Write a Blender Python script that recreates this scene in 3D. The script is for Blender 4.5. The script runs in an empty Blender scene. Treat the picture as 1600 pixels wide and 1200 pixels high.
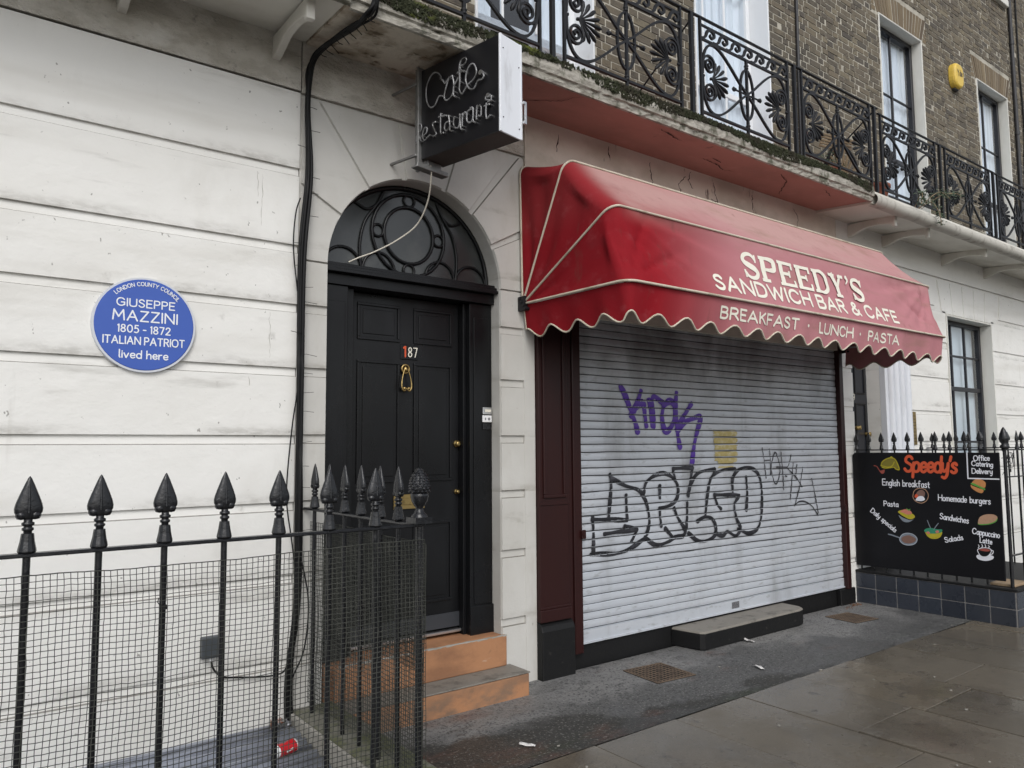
import bpy, bmesh, math, random
from mathutils import Vector, Matrix
R = math.radians
PI = math.pi
rnd = random.Random(7)
C = bpy.context.scene.collection
sc = bpy.context.scene

# ------------------------------------------------------------------ camera, sky, sun, exposure
cd = bpy.data.cameras.new('camera')
cam = bpy.data.objects.new('camera', cd); C.objects.link(cam)
cd.sensor_width = 36.0; cd.lens = 36.0 * 1184.72 / 1600.0
cd.clip_start = 0.05; cd.clip_end = 2000
_yaw, _pit, _rol = R(37.167), R(4.786), R(-0.391)
_f = Vector((math.sin(_yaw)*math.cos(_pit), math.cos(_yaw)*math.cos(_pit), math.sin(_pit)))
_r = Vector((math.cos(_yaw), -math.sin(_yaw), 0)); _u = _r.cross(_f)
_r2 = _r*math.cos(_rol) + _u*math.sin(_rol); _u2 = -_r*math.sin(_rol) + _u*math.cos(_rol)
m3 = Matrix((_r2, _u2, -_f)).transposed()
cam.matrix_world = Matrix.Translation((0, -4.2, 1.60)) @ m3.to_4x4()
sc.camera = cam

SUN_EL, SUN_AZ = R(42), R(208)       # azimuth measured clockwise from +Y: behind the camera, a little to the left
w = bpy.data.worlds.new('World'); sc.world = w; w.use_nodes = True
nt = w.node_tree; nt.nodes.clear()
sky = nt.nodes.new('ShaderNodeTexSky'); sky.sky_type = 'NISHITA'; sky.sun_disc = False
sky.sun_elevation = SUN_EL; sky.sun_rotation = SUN_AZ
sky.air_density = 1.0; sky.dust_density = 2.0; sky.ozone_density = 1.0
hs = nt.nodes.new('ShaderNodeHueSaturation'); hs.inputs['Saturation'].default_value = 0.30
bg = nt.nodes.new('ShaderNodeBackground'); bg.inputs['Strength'].default_value = 0.13
wo = nt.nodes.new('ShaderNodeOutputWorld')
nt.links.new(sky.outputs[0], hs.inputs['Color']); nt.links.new(hs.outputs[0], bg.inputs['Color'])
nt.links.new(bg.outputs[0], wo.inputs['Surface'])
sd = bpy.data.lights.new('sun', 'SUN'); sd.energy = 0.8; sd.angle = R(28); sd.color = (1.0, 0.99, 0.975)
sun = bpy.data.objects.new('sun', sd); C.objects.link(sun)
_sv = Vector((math.sin(SUN_AZ)*math.cos(SUN_EL), math.cos(SUN_AZ)*math.cos(SUN_EL), math.sin(SUN_EL)))
sun.rotation_euler = _sv.to_track_quat('Z', 'Y').to_euler(); sun.location = _sv*60
sc.render.engine = 'CYCLES'
sc.view_settings.view_transform = 'Standard'; sc.view_settings.look = 'None'
sc.view_settings.gamma = 1.0; sc.view_settings.exposure = 0.45
sc.render.resolution_x = 1024; sc.render.resolution_y = 768

# ------------------------------------------------------------------ materials
MATS = {}
def mat(name, col, rough=0.6, metal=0.0, layers=(), bump=(), spec=0.5, rvar=None, coat=0.0, sheen=0.0, island=None, bands=None, ledge=None):
    """layers: (colour, (sx,sy,sz), detail, lo, hi, amount) noise patches mixed over the base; bump: (scale(s), strength, distance)"""
    m = bpy.data.materials.new(name); m.use_nodes = True; t = m.node_tree; N = t.nodes; L = t.links
    b = N['Principled BSDF']
    b.inputs['Roughness'].default_value = rough; b.inputs['Metallic'].default_value = metal
    b.inputs['Specular IOR Level'].default_value = spec
    b.inputs['Coat Weight'].default_value = coat
    b.inputs['Sheen Weight'].default_value = sheen
    tc = N.new('ShaderNodeTexCoord')
    def noise(scale, detail, seed=0.0, dist=0.0):
        mp = N.new('ShaderNodeMapping'); L.new(tc.outputs['Object'], mp.inputs['Vector'])
        if not isinstance(scale, (tuple, list)): scale = (scale,)*3
        mp.inputs['Scale'].default_value = scale; mp.inputs['Location'].default_value = (seed*3.1, seed*1.7, seed*2.3)
        n = N.new('ShaderNodeTexNoise'); n.inputs['Scale'].default_value = 1.0; n.inputs['Detail'].default_value = detail
        n.inputs['Roughness'].default_value = 0.6; n.inputs['Distortion'].default_value = dist
        L.new(mp.outputs[0], n.inputs['Vector']); return n.outputs['Fac']
    def ramp(src, lo, hi, a=0.0, c=1.0):
        r = N.new('ShaderNodeMapRange'); r.interpolation_type = 'SMOOTHSTEP'
        r.inputs['From Min'].default_value = lo; r.inputs['From Max'].default_value = hi
        r.inputs['To Min'].default_value = a; r.inputs['To Max'].default_value = c
        L.new(src, r.inputs['Value']); return r.outputs['Result']
    def math_(op, a, c):
        q = N.new('ShaderNodeMath'); q.operation = op
        for i, s in enumerate((a, c)):
            if isinstance(s, (int, float)): q.inputs[i].default_value = s
            else: L.new(s, q.inputs[i])
        return q.outputs[0]
    def mix(fac, a, c):
        x = N.new('ShaderNodeMix'); x.data_type = 'RGBA'
        if isinstance(fac, (int, float)): x.inputs[0].default_value = fac
        else: L.new(fac, x.inputs[0])
        for i, s in ((6, a), (7, c)):
            if isinstance(s, (tuple, list)): x.inputs[i].default_value = (*s[:3], 1)
            else: L.new(s, x.inputs[i])
        return x.outputs[2]
    cur = col
    if island:                                   # (list of colours) random colour for each loose piece (brick, tile, slab)
        g = N.new('ShaderNodeNewGeometry'); cr = N.new('ShaderNodeValToRGB'); cr.color_ramp.interpolation = 'LINEAR'
        els = cr.color_ramp.elements
        while len(els) < len(island): els.new(0.5)
        for i, c_ in enumerate(island): els[i].position = i/(len(island)-1); els[i].color = (*c_, 1)
        L.new(g.outputs['Random Per Island'], cr.inputs[0]); cur = cr.outputs[0]
    k = 1.0
    for ly in layers:
        c2, s, det, lo, hi, amt = ly[:6]
        nz = noise(s, det, k, ly[6] if len(ly) > 6 else 0.0); k += 1.0
        if len(ly) > 7 and ly[7][0] == 'front':  # a patch whose ragged edge runs along cx*x + cy*y + c0 = 0
            sp = N.new('ShaderNodeSeparateXYZ'); L.new(tc.outputs['Object'], sp.inputs[0])
            lin = math_('ADD', math_('MULTIPLY', sp.outputs['X'], ly[7][1]), math_('ADD', math_('MULTIPLY', sp.outputs['Y'], ly[7][2]), ly[7][3]))
            nz = math_('ADD', nz, lin)
        f = ramp(nz, lo, hi, 0.0, amt)
        if len(ly) > 7 and ly[7][0] != 'front':                          # (axis, from, to): limits a stain to part of the thing
            ax, a0, a1 = ly[7]
            sp = N.new('ShaderNodeSeparateXYZ'); L.new(tc.outputs['Object'], sp.inputs[0])
            f = math_('MULTIPLY', f, ramp(sp.outputs['XYZ'.index(ax)], a0, a1))
        cur = mix(f, cur, c2)
    if bands:                                    # dirt that has settled on the ledges above the joints: (colour, z list, height, amount)
        bc, zs, bh, ba = bands
        sp = N.new('ShaderNodeSeparateXYZ'); L.new(tc.outputs['Object'], sp.inputs[0]); acc = None
        for z in zs:
            d = math_('SUBTRACT', sp.outputs['Z'], z)
            f = math_('MULTIPLY', ramp(d, 0.0, bh, 1.0, 0.0), ramp(d, -0.012, -0.002))
            acc = f if acc is None else math_('MAXIMUM', acc, f)
        n1 = ramp(noise((1.4, 1, 3), 5, 9.0), 0.36, 0.68); n2 = ramp(noise((14, 5, 40), 4, 4.0), 0.35, 0.65, 0.35, 1.0)
        cur = mix(math_('MULTIPLY', math_('MULTIPLY', acc, math_('MULTIPLY', n1, n2)), ba), cur, bc)
    if ledge:                                    # soot that lies on every upward facing ledge
        g2 = N.new('ShaderNodeNewGeometry'); s2 = N.new('ShaderNodeSeparateXYZ'); L.new(g2.outputs['True Normal'], s2.inputs[0])
        cur = mix(math_('MULTIPLY', ramp(s2.outputs['Z'], 0.12, 0.5), ledge[1]), cur, ledge[0])
    if isinstance(cur, (tuple, list)): b.inputs['Base Color'].default_value = (*cur[:3], 1)
    else: L.new(cur, b.inputs['Base Color'])
    if rvar:
        s, lo, hi, r0, r1 = rvar
        L.new(ramp(noise(s, 4, 5.5), lo, hi, r0, r1), b.inputs['Roughness'])
    last = None
    for (s, stg, dist) in bump:
        bn = N.new('ShaderNodeBump'); bn.inputs['Strength'].default_value = stg; bn.inputs['Distance'].default_value = dist
        L.new(noise(s, 5, 2.2), bn.inputs['Height'])
        if last: L.new(last, bn.inputs['Normal'])
        last = bn.outputs[0]
    if last: L.new(last, b.inputs['Normal'])
    MATS[name] = m; return m

def glass(name, tint=(0.9, 0.95, 1.0), refl=1.0):
    m = bpy.data.materials.new(name); m.use_nodes = True; t = m.node_tree; N = t.nodes; L = t.links
    N.remove(N['Principled BSDF']); out = N['Material Output']
    tr = N.new('ShaderNodeBsdfTransparent'); tr.inputs[0].default_value = (*tint, 1)
    gl = N.new('ShaderNodeBsdfGlossy'); gl.inputs['Roughness'].default_value = 0.03; gl.inputs[0].default_value = (refl, refl, refl, 1)
    lw = N.new('ShaderNodeLayerWeight'); lw.inputs['Blend'].default_value = 0.5
    pw = N.new('ShaderNodeMath'); pw.operation = 'POWER'; L.new(lw.outputs['Facing'], pw.inputs[0]); pw.inputs[1].default_value = 3.5
    fr = N.new('ShaderNodeMath'); fr.operation = 'MULTIPLY_ADD'; L.new(pw.outputs[0], fr.inputs[0]); fr.inputs[1].default_value = 0.75; fr.inputs[2].default_value = 0.10
    mx = N.new('ShaderNodeMixShader'); L.new(fr.outputs[0], mx.inputs[0]); L.new(tr.outputs[0], mx.inputs[1]); L.new(gl.outputs[0], mx.inputs[2])
    L.new(mx.outputs[0], out.inputs['Surface']); MATS[name] = m; return m

JZ = [0.443, 0.90, 1.303, 1.678, 2.065, 2.435, 2.783, 3.242]      # rusticated joints of the street front
GRIME = (0.16, 0.145, 0.115)
M_white = mat('white_stucco', (0.81, 0.80, 0.765), 0.62,
    layers=[((0.74, 0.725, 0.68), (0.9, 1, 1.3), 5, 0.42, 0.72, 0.6), ((0.60, 0.58, 0.53), (2.2, 2, 1.2), 6, 0.56, 0.80, 0.45),
            (GRIME, (22, 22, 26), 3, 0.70, 0.80, 0.5), ((0.30, 0.29, 0.26), (5.5, 5, 4.2), 7, 0.655, 0.80, 0.6), ((0.20, 0.19, 0.17), (30, 30, 22), 2, 0.715, 0.76, 0.75), ((0.34, 0.325, 0.29), (1.1, 1, 7), 8, 0.58, 0.76, 0.5), ((0.62, 0.60, 0.55), (0.35, 1, 2.5), 4, 0.5, 0.7, 0.6),
            ((0.25, 0.24, 0.21), (1.8, 1, 0.55), 8, 0.62, 0.80, 0.45), ((0.34, 0.31, 0.26), (6, 1, 0.4), 4, 0.68, 0.82, 0.4)],
    bands=((0.30, 0.285, 0.25), JZ, 0.075, 0.62), ledge=((0.16, 0.15, 0.13), 0.85), bump=[((3, 3, 4), 0.45, 0.02), ((26, 26, 26), 0.22, 0.006), (90, 0.2, 0.003)])
M_cream = mat('aged_cream_stucco', (0.565, 0.553, 0.52), 0.68,
    layers=[((0.47, 0.455, 0.415), (1.6, 1, 1.1), 5, 0.40, 0.70, 0.7), ((0.36, 0.33, 0.27), (4, 4, 1.4), 6, 0.56, 0.78, 0.45),
            ((0.14, 0.12, 0.09), (26, 26, 20), 3, 0.70, 0.79, 0.55), ((0.22, 0.20, 0.16), (2.5, 1, 6), 7, 0.63, 0.80, 0.5)],
    bands=((0.2, 0.18, 0.14), JZ, 0.06, 0.7), ledge=((0.13, 0.12, 0.10), 0.85), bump=[((4, 4, 5), 0.3, 0.02), (70, 0.18, 0.004)])
M_frieze = mat('grimy_roughcast', (0.66, 0.63, 0.57), 0.85,
    layers=[((0.46, 0.43, 0.37), (5, 3, 9), 6, 0.40, 0.62, 0.8), ((0.78, 0.76, 0.71), (2.6, 2, 3.5), 5, 0.56, 0.70, 0.9), ((0.13, 0.12, 0.09), (14, 8, 22), 5, 0.58, 0.74, 0.6)],
    bump=[((30, 24, 62), 1.0, 0.02), (120, 0.4, 0.006)])
M_fascia = mat('cracked_buff_plaster', (0.74, 0.68, 0.60), 0.8,
    layers=[((0.52, 0.47, 0.39), (2, 1, 3), 5, 0.42, 0.66, 0.7), ((0.10, 0.06, 0.045), (7, 3, 2.0), 7, 0.645, 0.70, 0.85), ((0.70, 0.66, 0.58), (1.3, 1, 5), 4, 0.5, 0.7, 0.6)], bump=[((8, 8, 8), 0.5, 0.015)])
M_pink = mat('pink_soffit_paint', (0.43, 0.205, 0.17), 0.75,
    layers=[((0.34, 0.17, 0.14), (1.5, 3, 1), 5, 0.4, 0.66, 0.8), ((0.07, 0.04, 0.035), (7, 3, 7), 7, 0.67, 0.74, 0.8), ((0.52, 0.27, 0.23), (4, 6, 3), 4, 0.55, 0.75, 0.5)], bump=[((9, 6, 9), 0.4, 0.01)])
M_soffit_dirty = mat('mouldy_soffit_plaster', (0.60, 0.54, 0.45), 0.85,
    layers=[((0.30, 0.24, 0.17), (4, 5, 4), 6, 0.42, 0.6, 0.8), ((0.10, 0.07, 0.04), (8, 11, 8), 7, 0.54, 0.68, 0.9), ((0.22, 0.12, 0.07), (5, 3, 5), 5, 0.58, 0.7, 0.6)], bump=[((12, 12, 12), 0.7, 0.015)])
M_white_soffit = mat('white_balcony_paint', (0.68, 0.66, 0.60), 0.65,
    layers=[((0.50, 0.475, 0.41), (2, 3, 2), 5, 0.45, 0.72, 0.7), ((0.14, 0.11, 0.08), (9, 9, 9), 6, 0.69, 0.79, 0.7)], bump=[((10, 10, 10), 0.3, 0.01)])
M_ledge = mat('mossy_stone_edge', (0.43, 0.405, 0.355), 0.85,
    layers=[((0.20, 0.185, 0.15), (9, 9, 30), 7, 0.38, 0.66, 0.8), ((0.05, 0.055, 0.025), (14, 14, 10), 8, 0.50, 0.66, 0.75)], bump=[((22, 22, 30), 0.8, 0.015)])
M_streaky = mat('rain_streaked_white_ledge', (0.47, 0.45, 0.40), 0.7,
    layers=[((0.20, 0.17, 0.14), (9, 7, 5), 8, 0.50, 0.70, 0.75), ((0.07, 0.06, 0.05), (24, 10, 10), 5, 0.62, 0.74, 0.8, 0.0, ('X', 1.2, 3.0))], bump=[((12, 12, 12), 0.4, 0.01)])
M_moss = mat('dark_moss', (0.026, 0.030, 0.012), 0.95, layers=[((0.12, 0.14, 0.02), (2.2, 4, 4), 4, 0.57, 0.68, 0.9), ((0.025, 0.02, 0.012), (6, 6, 6), 5, 0.5, 0.62, 0.8)])
M_mortar = mat('lime_mortar', (0.46, 0.43, 0.36), 0.9, layers=[((0.26, 0.24, 0.195), (3, 1, 4), 6, 0.42, 0.68, 0.8), ((0.20, 0.185, 0.15), (14, 1, 18), 4, 0.5, 0.7, 0.6), ((0.15, 0.14, 0.12), (1, 1, 0.5), 5, 0.6, 0.8, 0.5)], bump=[(60, 0.5, 0.006)])
BRK = [(0.091, 0.077, 0.058), (0.129, 0.108, 0.078), (0.168, 0.139, 0.094), (0.102, 0.085, 0.066), (0.191, 0.161, 0.109), (0.139, 0.115, 0.083), (0.081, 0.070, 0.057), (0.177, 0.145, 0.098), (0.115, 0.094, 0.071)]
M_brick = mat('sooty_stock_brick', BRK[0], 0.85, island=BRK, layers=[((0.045, 0.04, 0.035), (9, 9, 14), 6, 0.48, 0.72, 0.7), ((0.19, 0.165, 0.11), (14, 10, 20), 5, 0.60, 0.74, 0.5), ((0.05, 0.047, 0.042), (0.6, 1, 0.7), 5, 0.5, 0.72, 0.45)], bump=[(55, 0.6, 0.006)])
M_gauged = mat('yellow_rubbed_brick', (0.20, 0.15, 0.09), 0.85, island=[(0.105, 0.078, 0.052), (0.20, 0.152, 0.092), (0.135, 0.10, 0.064), (0.235, 0.185, 0.115), (0.16, 0.122, 0.08)], bump=[(60, 0.4, 0.004)])
M_black = mat('black_gloss_door_paint', (0.0050, 0.0052, 0.0060), 0.30, spec=0.30, layers=[((0.009, 0.0095, 0.011), (2, 2, 1), 5, 0.45, 0.7, 0.7)], rvar=((3, 3, 2), 0.3, 0.7, 0.24, 0.42), bump=[((60, 8, 5), 0.06, 0.003)])
M_iron = mat('black_painted_iron', (0.0080, 0.0086, 0.0105), 0.27, spec=0.5, layers=[((0.05, 0.035, 0.028), (30, 30, 30), 5, 0.68, 0.78, 0.6), ((0.10, 0.11, 0.12), (45, 45, 45), 3, 0.70, 0.77, 0.6)], bump=[(45, 0.5, 0.005), ((9, 9, 9), 0.3, 0.01)])
M_iron2 = mat('weathered_cast_iron', (0.0095, 0.0098, 0.012), 0.5, spec=0.35, layers=[((0.16, 0.085, 0.06), (9, 9, 5), 6, 0.70, 0.80, 0.8)], bump=[(60, 0.2, 0.003)])
M_oxblood = mat('oxblood_gloss_paint', (0.026, 0.0068, 0.0062), 0.40, spec=0.28, layers=[((0.022, 0.007, 0.007), (3, 3, 1.2), 5, 0.4, 0.7, 0.8), ((0.22, 0.18, 0.16), (45, 45, 30), 3, 0.75, 0.79, 0.7)], bump=[((20, 20, 4), 0.15, 0.004)])
M_blackstone = mat('black_painted_plinth', (0.0075, 0.0075, 0.0078), 0.55, spec=0.3, layers=[((0.06, 0.055, 0.05), (14, 14, 20), 6, 0.62, 0.80, 0.7), ((0.09, 0.085, 0.08), (3, 3, 9), 6, 0.66, 0.82, 0.5, 0.0, ('Z', 0.16, 0.0))], bump=[(25, 0.4, 0.006)])
M_slat = mat('galvanised_shutter_steel', (0.53, 0.56, 0.605), 0.45, metal=0.2,
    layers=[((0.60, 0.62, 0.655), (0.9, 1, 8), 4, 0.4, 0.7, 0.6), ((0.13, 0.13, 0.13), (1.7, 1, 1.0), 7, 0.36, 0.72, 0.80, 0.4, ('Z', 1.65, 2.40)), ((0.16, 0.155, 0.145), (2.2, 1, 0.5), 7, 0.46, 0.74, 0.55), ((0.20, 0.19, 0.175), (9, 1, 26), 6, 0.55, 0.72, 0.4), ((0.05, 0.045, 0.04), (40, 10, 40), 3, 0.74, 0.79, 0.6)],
    rvar=((2, 2, 4), 0.3, 0.7, 0.34, 0.55), bump=[((3, 3, 30), 0.1, 0.003)])
M_groove = mat('slat_joint_shade', (0.05, 0.052, 0.056), 0.7)  # shade in the recess between slats, put into the joint colour
M_purple = mat('purple_spray_paint', (0.085, 0.03, 0.30), 0.45, layers=[((0.06, 0.02, 0.22), (9, 9, 9), 4, 0.45, 0.7, 0.7)])
M_blackspray = mat('black_spray_paint', (0.014, 0.014, 0.018), 0.5, layers=[((0.07, 0.07, 0.085), (9, 3, 14), 4, 0.52, 0.72, 0.75)])
M_thinspray = mat('faint_black_marker', (0.03, 0.03, 0.034), 0.5, layers=[((0.18, 0.18, 0.19), (5, 3, 5), 4, 0.5, 0.75, 0.7)])
M_gold = mat('torn_gold_paper', (0.42, 0.34, 0.13), 0.6, layers=[((0.52, 0.47, 0.30), (20, 5, 30), 5, 0.45, 0.65, 0.8)])
M_red = mat('weathered_red_canvas', (0.255, 0.0085, 0.015), 0.8, spec=0.12,
    layers=[((0.47, 0.215, 0.235), (0.5, 1.0, 1.0), 3, -0.20, 0.42, 0.92, 0.0, ('X', 0.20, 1.5)), ((0.47, 0.30, 0.275), (0.5, 0.8, 1.4), 4, 0.20, 0.62, 0.85, 0.0, ('Z', 0.36, 0.60)), ((0.235, 0.010, 0.016), (1, 1, 1), 2, -0.3, -0.2, 0.95, 0.0, ('X', 0.30, 0.02)),
            ((0.26, 0.17, 0.12), (1.6, 2, 7), 6, 0.50, 0.75, 0.5, 0.0, ('X', 0.5, 1.6)), ((0.16, 0.035, 0.04), (2.5, 3, 6), 6, 0.54, 0.82, 0.28), ((0.36, 0.12, 0.13), (8, 8, 11), 7, 0.54, 0.78, 0.22), ((0.13, 0.06, 0.05), (9, 9, 3), 7, 0.60, 0.78, 0.45)],
    bump=[((5, 5, 3), 0.25, 0.02), ((320, 320, 320), 0.08, 0.001)])
M_redside = mat('red_canvas_lining', (0.11, 0.010, 0.016), 0.85, bump=[((6, 6, 4), 0.3, 0.02)])
M_piping = mat('cream_canvas_piping', (0.58, 0.52, 0.42), 0.8, layers=[((0.30, 0.26, 0.18), (6, 6, 6), 5, 0.5, 0.7, 0.7)])
M_letter = mat('cream_sign_paint', (0.80, 0.77, 0.66), 0.6, layers=[((0.62, 0.56, 0.46), (12, 12, 12), 4, 0.56, 0.75, 0.6)])
M_enamel = mat('blue_ceramic_glaze', (0.036, 0.098, 0.43), 0.22, layers=[((0.045, 0.112, 0.46), (5, 5, 5), 4, 0.4, 0.7, 0.7), ((0.25, 0.30, 0.55), (45, 45, 45), 3, 0.75, 0.8, 0.7)])
M_rim = mat('pale_grey_glaze', (0.60, 0.62, 0.66), 0.3, layers=[((0.40, 0.40, 0.40), (10, 10, 10), 4, 0.6, 0.75, 0.6)])
M_plaqueletter = mat('white_glaze', (0.80, 0.82, 0.85), 0.3)
M_asphalt = mat('worn_asphalt', (0.180, 0.178, 0.175), 0.85,
    layers=[((0.23, 0.225, 0.215), (1.3, 1.9, 1), 5, 0.45, 0.66, 0.7), ((0.05, 0.05, 0.05), (9, 13, 9), 6, 0.57, 0.68, 0.65),
            ((0.085, 0.085, 0.084), (1.6, 2.2, 1), 9, 0.40, 0.60, 0.88, 0.3, ('front', 0.0, -0.75, -0.40)), ((0.034, 0.033, 0.029), (1.3, 1.7, 1), 9, 0.45, 0.56, 0.90, 0.3, ('front', -0.168, -0.8, -0.02)),
            ((0.13, 0.060, 0.045), (1.1, 2.4, 2), 5, 0.56, 0.72, 0.6), ((0.03, 0.04, 0.015), (1.4, 4, 1), 6, 0.50, 0.70, 0.55, 0.0, ('Y', -0.85, -1.08)),
            ((0.33, 0.325, 0.30), (60, 60, 60), 2, 0.575, 0.66, 0.40), ((0.020, 0.020, 0.020), (64, 64, 64), 2, 0.54, 0.63, 0.70), ((0.42, 0.41, 0.38), (22, 26, 22), 3, 0.745, 0.765, 0.7)],
    rvar=((1.3, 1.7, 1), 0.42, 0.56, 0.38, 0.9), bump=[(75, 0.9, 0.010), ((6, 6, 6), 0.25, 0.01)])
M_flag = mat('wet_york_stone', (0.125, 0.108, 0.084), 0.35, island=[(0.098, 0.086, 0.067), (0.138, 0.118, 0.089), (0.118, 0.104, 0.083), (0.152, 0.130, 0.098)],
    layers=[((0.075, 0.065, 0.052), (2, 2, 2), 6, 0.45, 0.70, 0.75), ((0.16, 0.15, 0.13), (4, 4, 4), 5, 0.56, 0.72, 0.45), ((0.33, 0.32, 0.30), (48, 48, 48), 2, 0.73, 0.77, 0.6), ((0.04, 0.035, 0.03), (10, 10, 10), 6, 0.58, 0.72, 0.6), ((0.05, 0.046, 0.036), (90, 90, 90), 3, 0.55, 0.70, 0.6), ((0.19, 0.175, 0.15), (120, 120, 120), 3, 0.60, 0.72, 0.5)],
    rvar=((1.6, 1.6, 1.6), 0.38, 0.64, 0.11, 0.42), bump=[(60, 0.22, 0.004), ((4, 4, 4), 0.12, 0.01)])
M_gap = mat('dark_paving_joint', (0.026, 0.024, 0.018), 0.9)
M_road = mat('road_asphalt', (0.05, 0.05, 0.052), 0.7, bump=[(120, 0.5, 0.005)])
M_terra = mat('worn_terracotta_paint', (0.40, 0.195, 0.095), 0.65, layers=[((0.24, 0.115, 0.06), (3, 3, 6), 5, 0.42, 0.68, 0.8), ((0.17, 0.12, 0.085), (5, 6, 9), 6, 0.36, 0.60, 0.8, 0.0, ('Z', 0.20, 0.05)), ((0.52, 0.42, 0.33), (5, 4, 16), 6, 0.66, 0.75, 0.8), ((0.15, 0.09, 0.05), (16, 16, 16), 5, 0.60, 0.76, 0.5)], bump=[(40, 0.4, 0.005)])
M_steptop = mat('scuffed_step_stone', (0.205, 0.19, 0.165), 0.75, layers=[((0.24, 0.17, 0.12), (2, 5, 3), 5, 0.56, 0.76, 0.45), ((0.08, 0.075, 0.065), (8, 9, 8), 7, 0.52, 0.70, 0.75), ((0.29, 0.275, 0.245), (3, 3, 3), 5, 0.5, 0.7, 0.5)], bump=[(60, 0.5, 0.005)])
M_concrete = mat('pale_concrete', (0.34, 0.325, 0.29), 0.85, layers=[((0.22, 0.21, 0.17), (5, 5, 5), 5, 0.45, 0.7, 0.7), ((0.50, 0.48, 0.44), (12, 12, 12), 4, 0.6, 0.75, 0.5)], bump=[(60, 0.6, 0.006)])
M_mossstone = mat('green_mossy_stone', (0.17, 0.165, 0.135), 0.9, layers=[((0.095, 0.105, 0.045), (7, 8, 7), 7, 0.42, 0.62, 0.85), ((0.17, 0.16, 0.13), (9, 9, 9), 4, 0.6, 0.75, 0.6)], bump=[(70, 0.8, 0.008)])
M_rust = mat('rusty_cast_grate', (0.14, 0.098, 0.066), 0.8, layers=[((0.06, 0.042, 0.032), (14, 14, 14), 5, 0.45, 0.7, 0.8)], bump=[(90, 0.5, 0.003)])
M_dark = mat('dark_void', (0.004, 0.004, 0.004), 0.9)
M_tile = mat('slate_blue_glazed_tile', (0.028, 0.034, 0.046), 0.30, island=[(0.022, 0.026, 0.036), (0.034, 0.041, 0.055), (0.027, 0.031, 0.040), (0.038, 0.044, 0.058)], layers=[((0.085, 0.09, 0.10), (6, 6, 9), 6, 0.64, 0.78, 0.5)], rvar=((5, 5, 5), 0.3, 0.7, 0.22, 0.5), bump=[(30, 0.15, 0.003)])
M_grout = mat('grey_grout', (0.22, 0.21, 0.20), 0.85, layers=[((0.10, 0.095, 0.085), (14, 14, 14), 4, 0.5, 0.7, 0.8)])
M_board = mat('black_chalkboard_paint', (0.0045, 0.0045, 0.0060), 0.45, layers=[((0.010, 0.010, 0.012), (2, 2, 3), 5, 0.5, 0.75, 0.6)], spec=0.25)
M_chalk = mat('white_sign_paint', (0.76, 0.77, 0.82), 0.6)
M_orange = mat('orange_red_sign_paint', (0.62, 0.09, 0.03), 0.55)
def flat(name, c, rough=0.6): return mat(name, c, rough, layers=[(tuple(x*0.7 for x in c), (40, 40, 40), 3, 0.5, 0.7, 0.5)])
M_yel = flat('yellow_paint', (0.45, 0.38, 0.02)); M_green = flat('green_paint', (0.10, 0.32, 0.05)); M_teal = flat('sea_green_paint', (0.03, 0.25, 0.14))
M_bun = flat('bun_orange_paint', (0.55, 0.24, 0.08)); M_meat = flat('brown_paint', (0.20, 0.11, 0.085)); M_salmon = flat('salmon_paint', (0.58, 0.20, 0.14)); M_bowlgrey = flat('grey_paint', (0.20, 0.23, 0.27)); M_tan = flat('tan_paint', (0.45, 0.27, 0.17)); M_wine = flat('reddish_brown_paint', (0.33, 0.07, 0.05))
M_brass = mat('tarnished_brass', (0.40, 0.29, 0.12), 0.40, metal=1.0, layers=[((0.17, 0.12, 0.05), (20, 20, 20), 4, 0.5, 0.7, 0.6)])
M_steel = mat('brushed_steel', (0.62, 0.62, 0.62), 0.35, metal=1.0)
M_alu = mat('white_aluminium_trim', (0.78, 0.80, 0.84), 0.35, layers=[((0.45, 0.45, 0.46), (6, 6, 1.5), 6, 0.62, 0.78, 0.6), ((0.12, 0.11, 0.10), (30, 30, 4), 4, 0.72, 0.80, 0.6)])
M_signblack = mat('black_acrylic_sheet', (0.009, 0.009, 0.011), 0.30, layers=[((0.02, 0.02, 0.022), (5, 5, 5), 5, 0.5, 0.7, 0.6)])
M_signbrown = mat('dirty_brown_sheet_metal', (0.055, 0.043, 0.038), 0.6, layers=[((0.10, 0.085, 0.075), (5, 5, 5), 5, 0.5, 0.75, 0.6)])
M_neon = mat('unlit_glass_tube', (0.22, 0.22, 0.225), 0.12, spec=0.9, layers=[((0.05, 0.048, 0.045), (9, 9, 9), 3, 0.42, 0.62, 0.85)])
M_rubber = mat('black_cable_sheath', (0.006, 0.006, 0.0065), 0.5, spec=0.25, layers=[((0.05, 0.05, 0.05), (12, 12, 3), 4, 0.55, 0.75, 0.6)])
M_whitecable = mat('dirty_white_cable', (0.60, 0.56, 0.48), 0.6)
M_net = mat('dark_green_netting', (0.028, 0.030, 0.024), 0.6, layers=[((0.085, 0.085, 0.072), (6, 6, 6), 4, 0.45, 0.7, 0.6)])
M_corr = mat('translucent_blue_grey_sheet', (0.27, 0.29, 0.34), 0.28, layers=[((0.07, 0.075, 0.09), (1.2, 26, 4), 6, 0.45, 0.62, 0.85), ((0.50, 0.52, 0.56), (1.0, 34, 4), 5, 0.56, 0.70, 0.8)])
M_canred = mat('red_can_paint', (0.60, 0.012, 0.02), 0.3)
M_canwhite = mat('white_can_paint', (0.78, 0.78, 0.78), 0.35)
M_paper = mat('trodden_white_paper', (0.72, 0.70, 0.68), 0.8)
M_frame_w = mat('white_window_paint', (0.76, 0.78, 0.80), 0.45, layers=[((0.55, 0.55, 0.55), (6, 6, 3), 5, 0.58, 0.75, 0.5), ((0.25, 0.24, 0.22), (20, 20, 8), 5, 0.70, 0.80, 0.5)], bump=[((10, 10, 5), 0.15, 0.006)])
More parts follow.
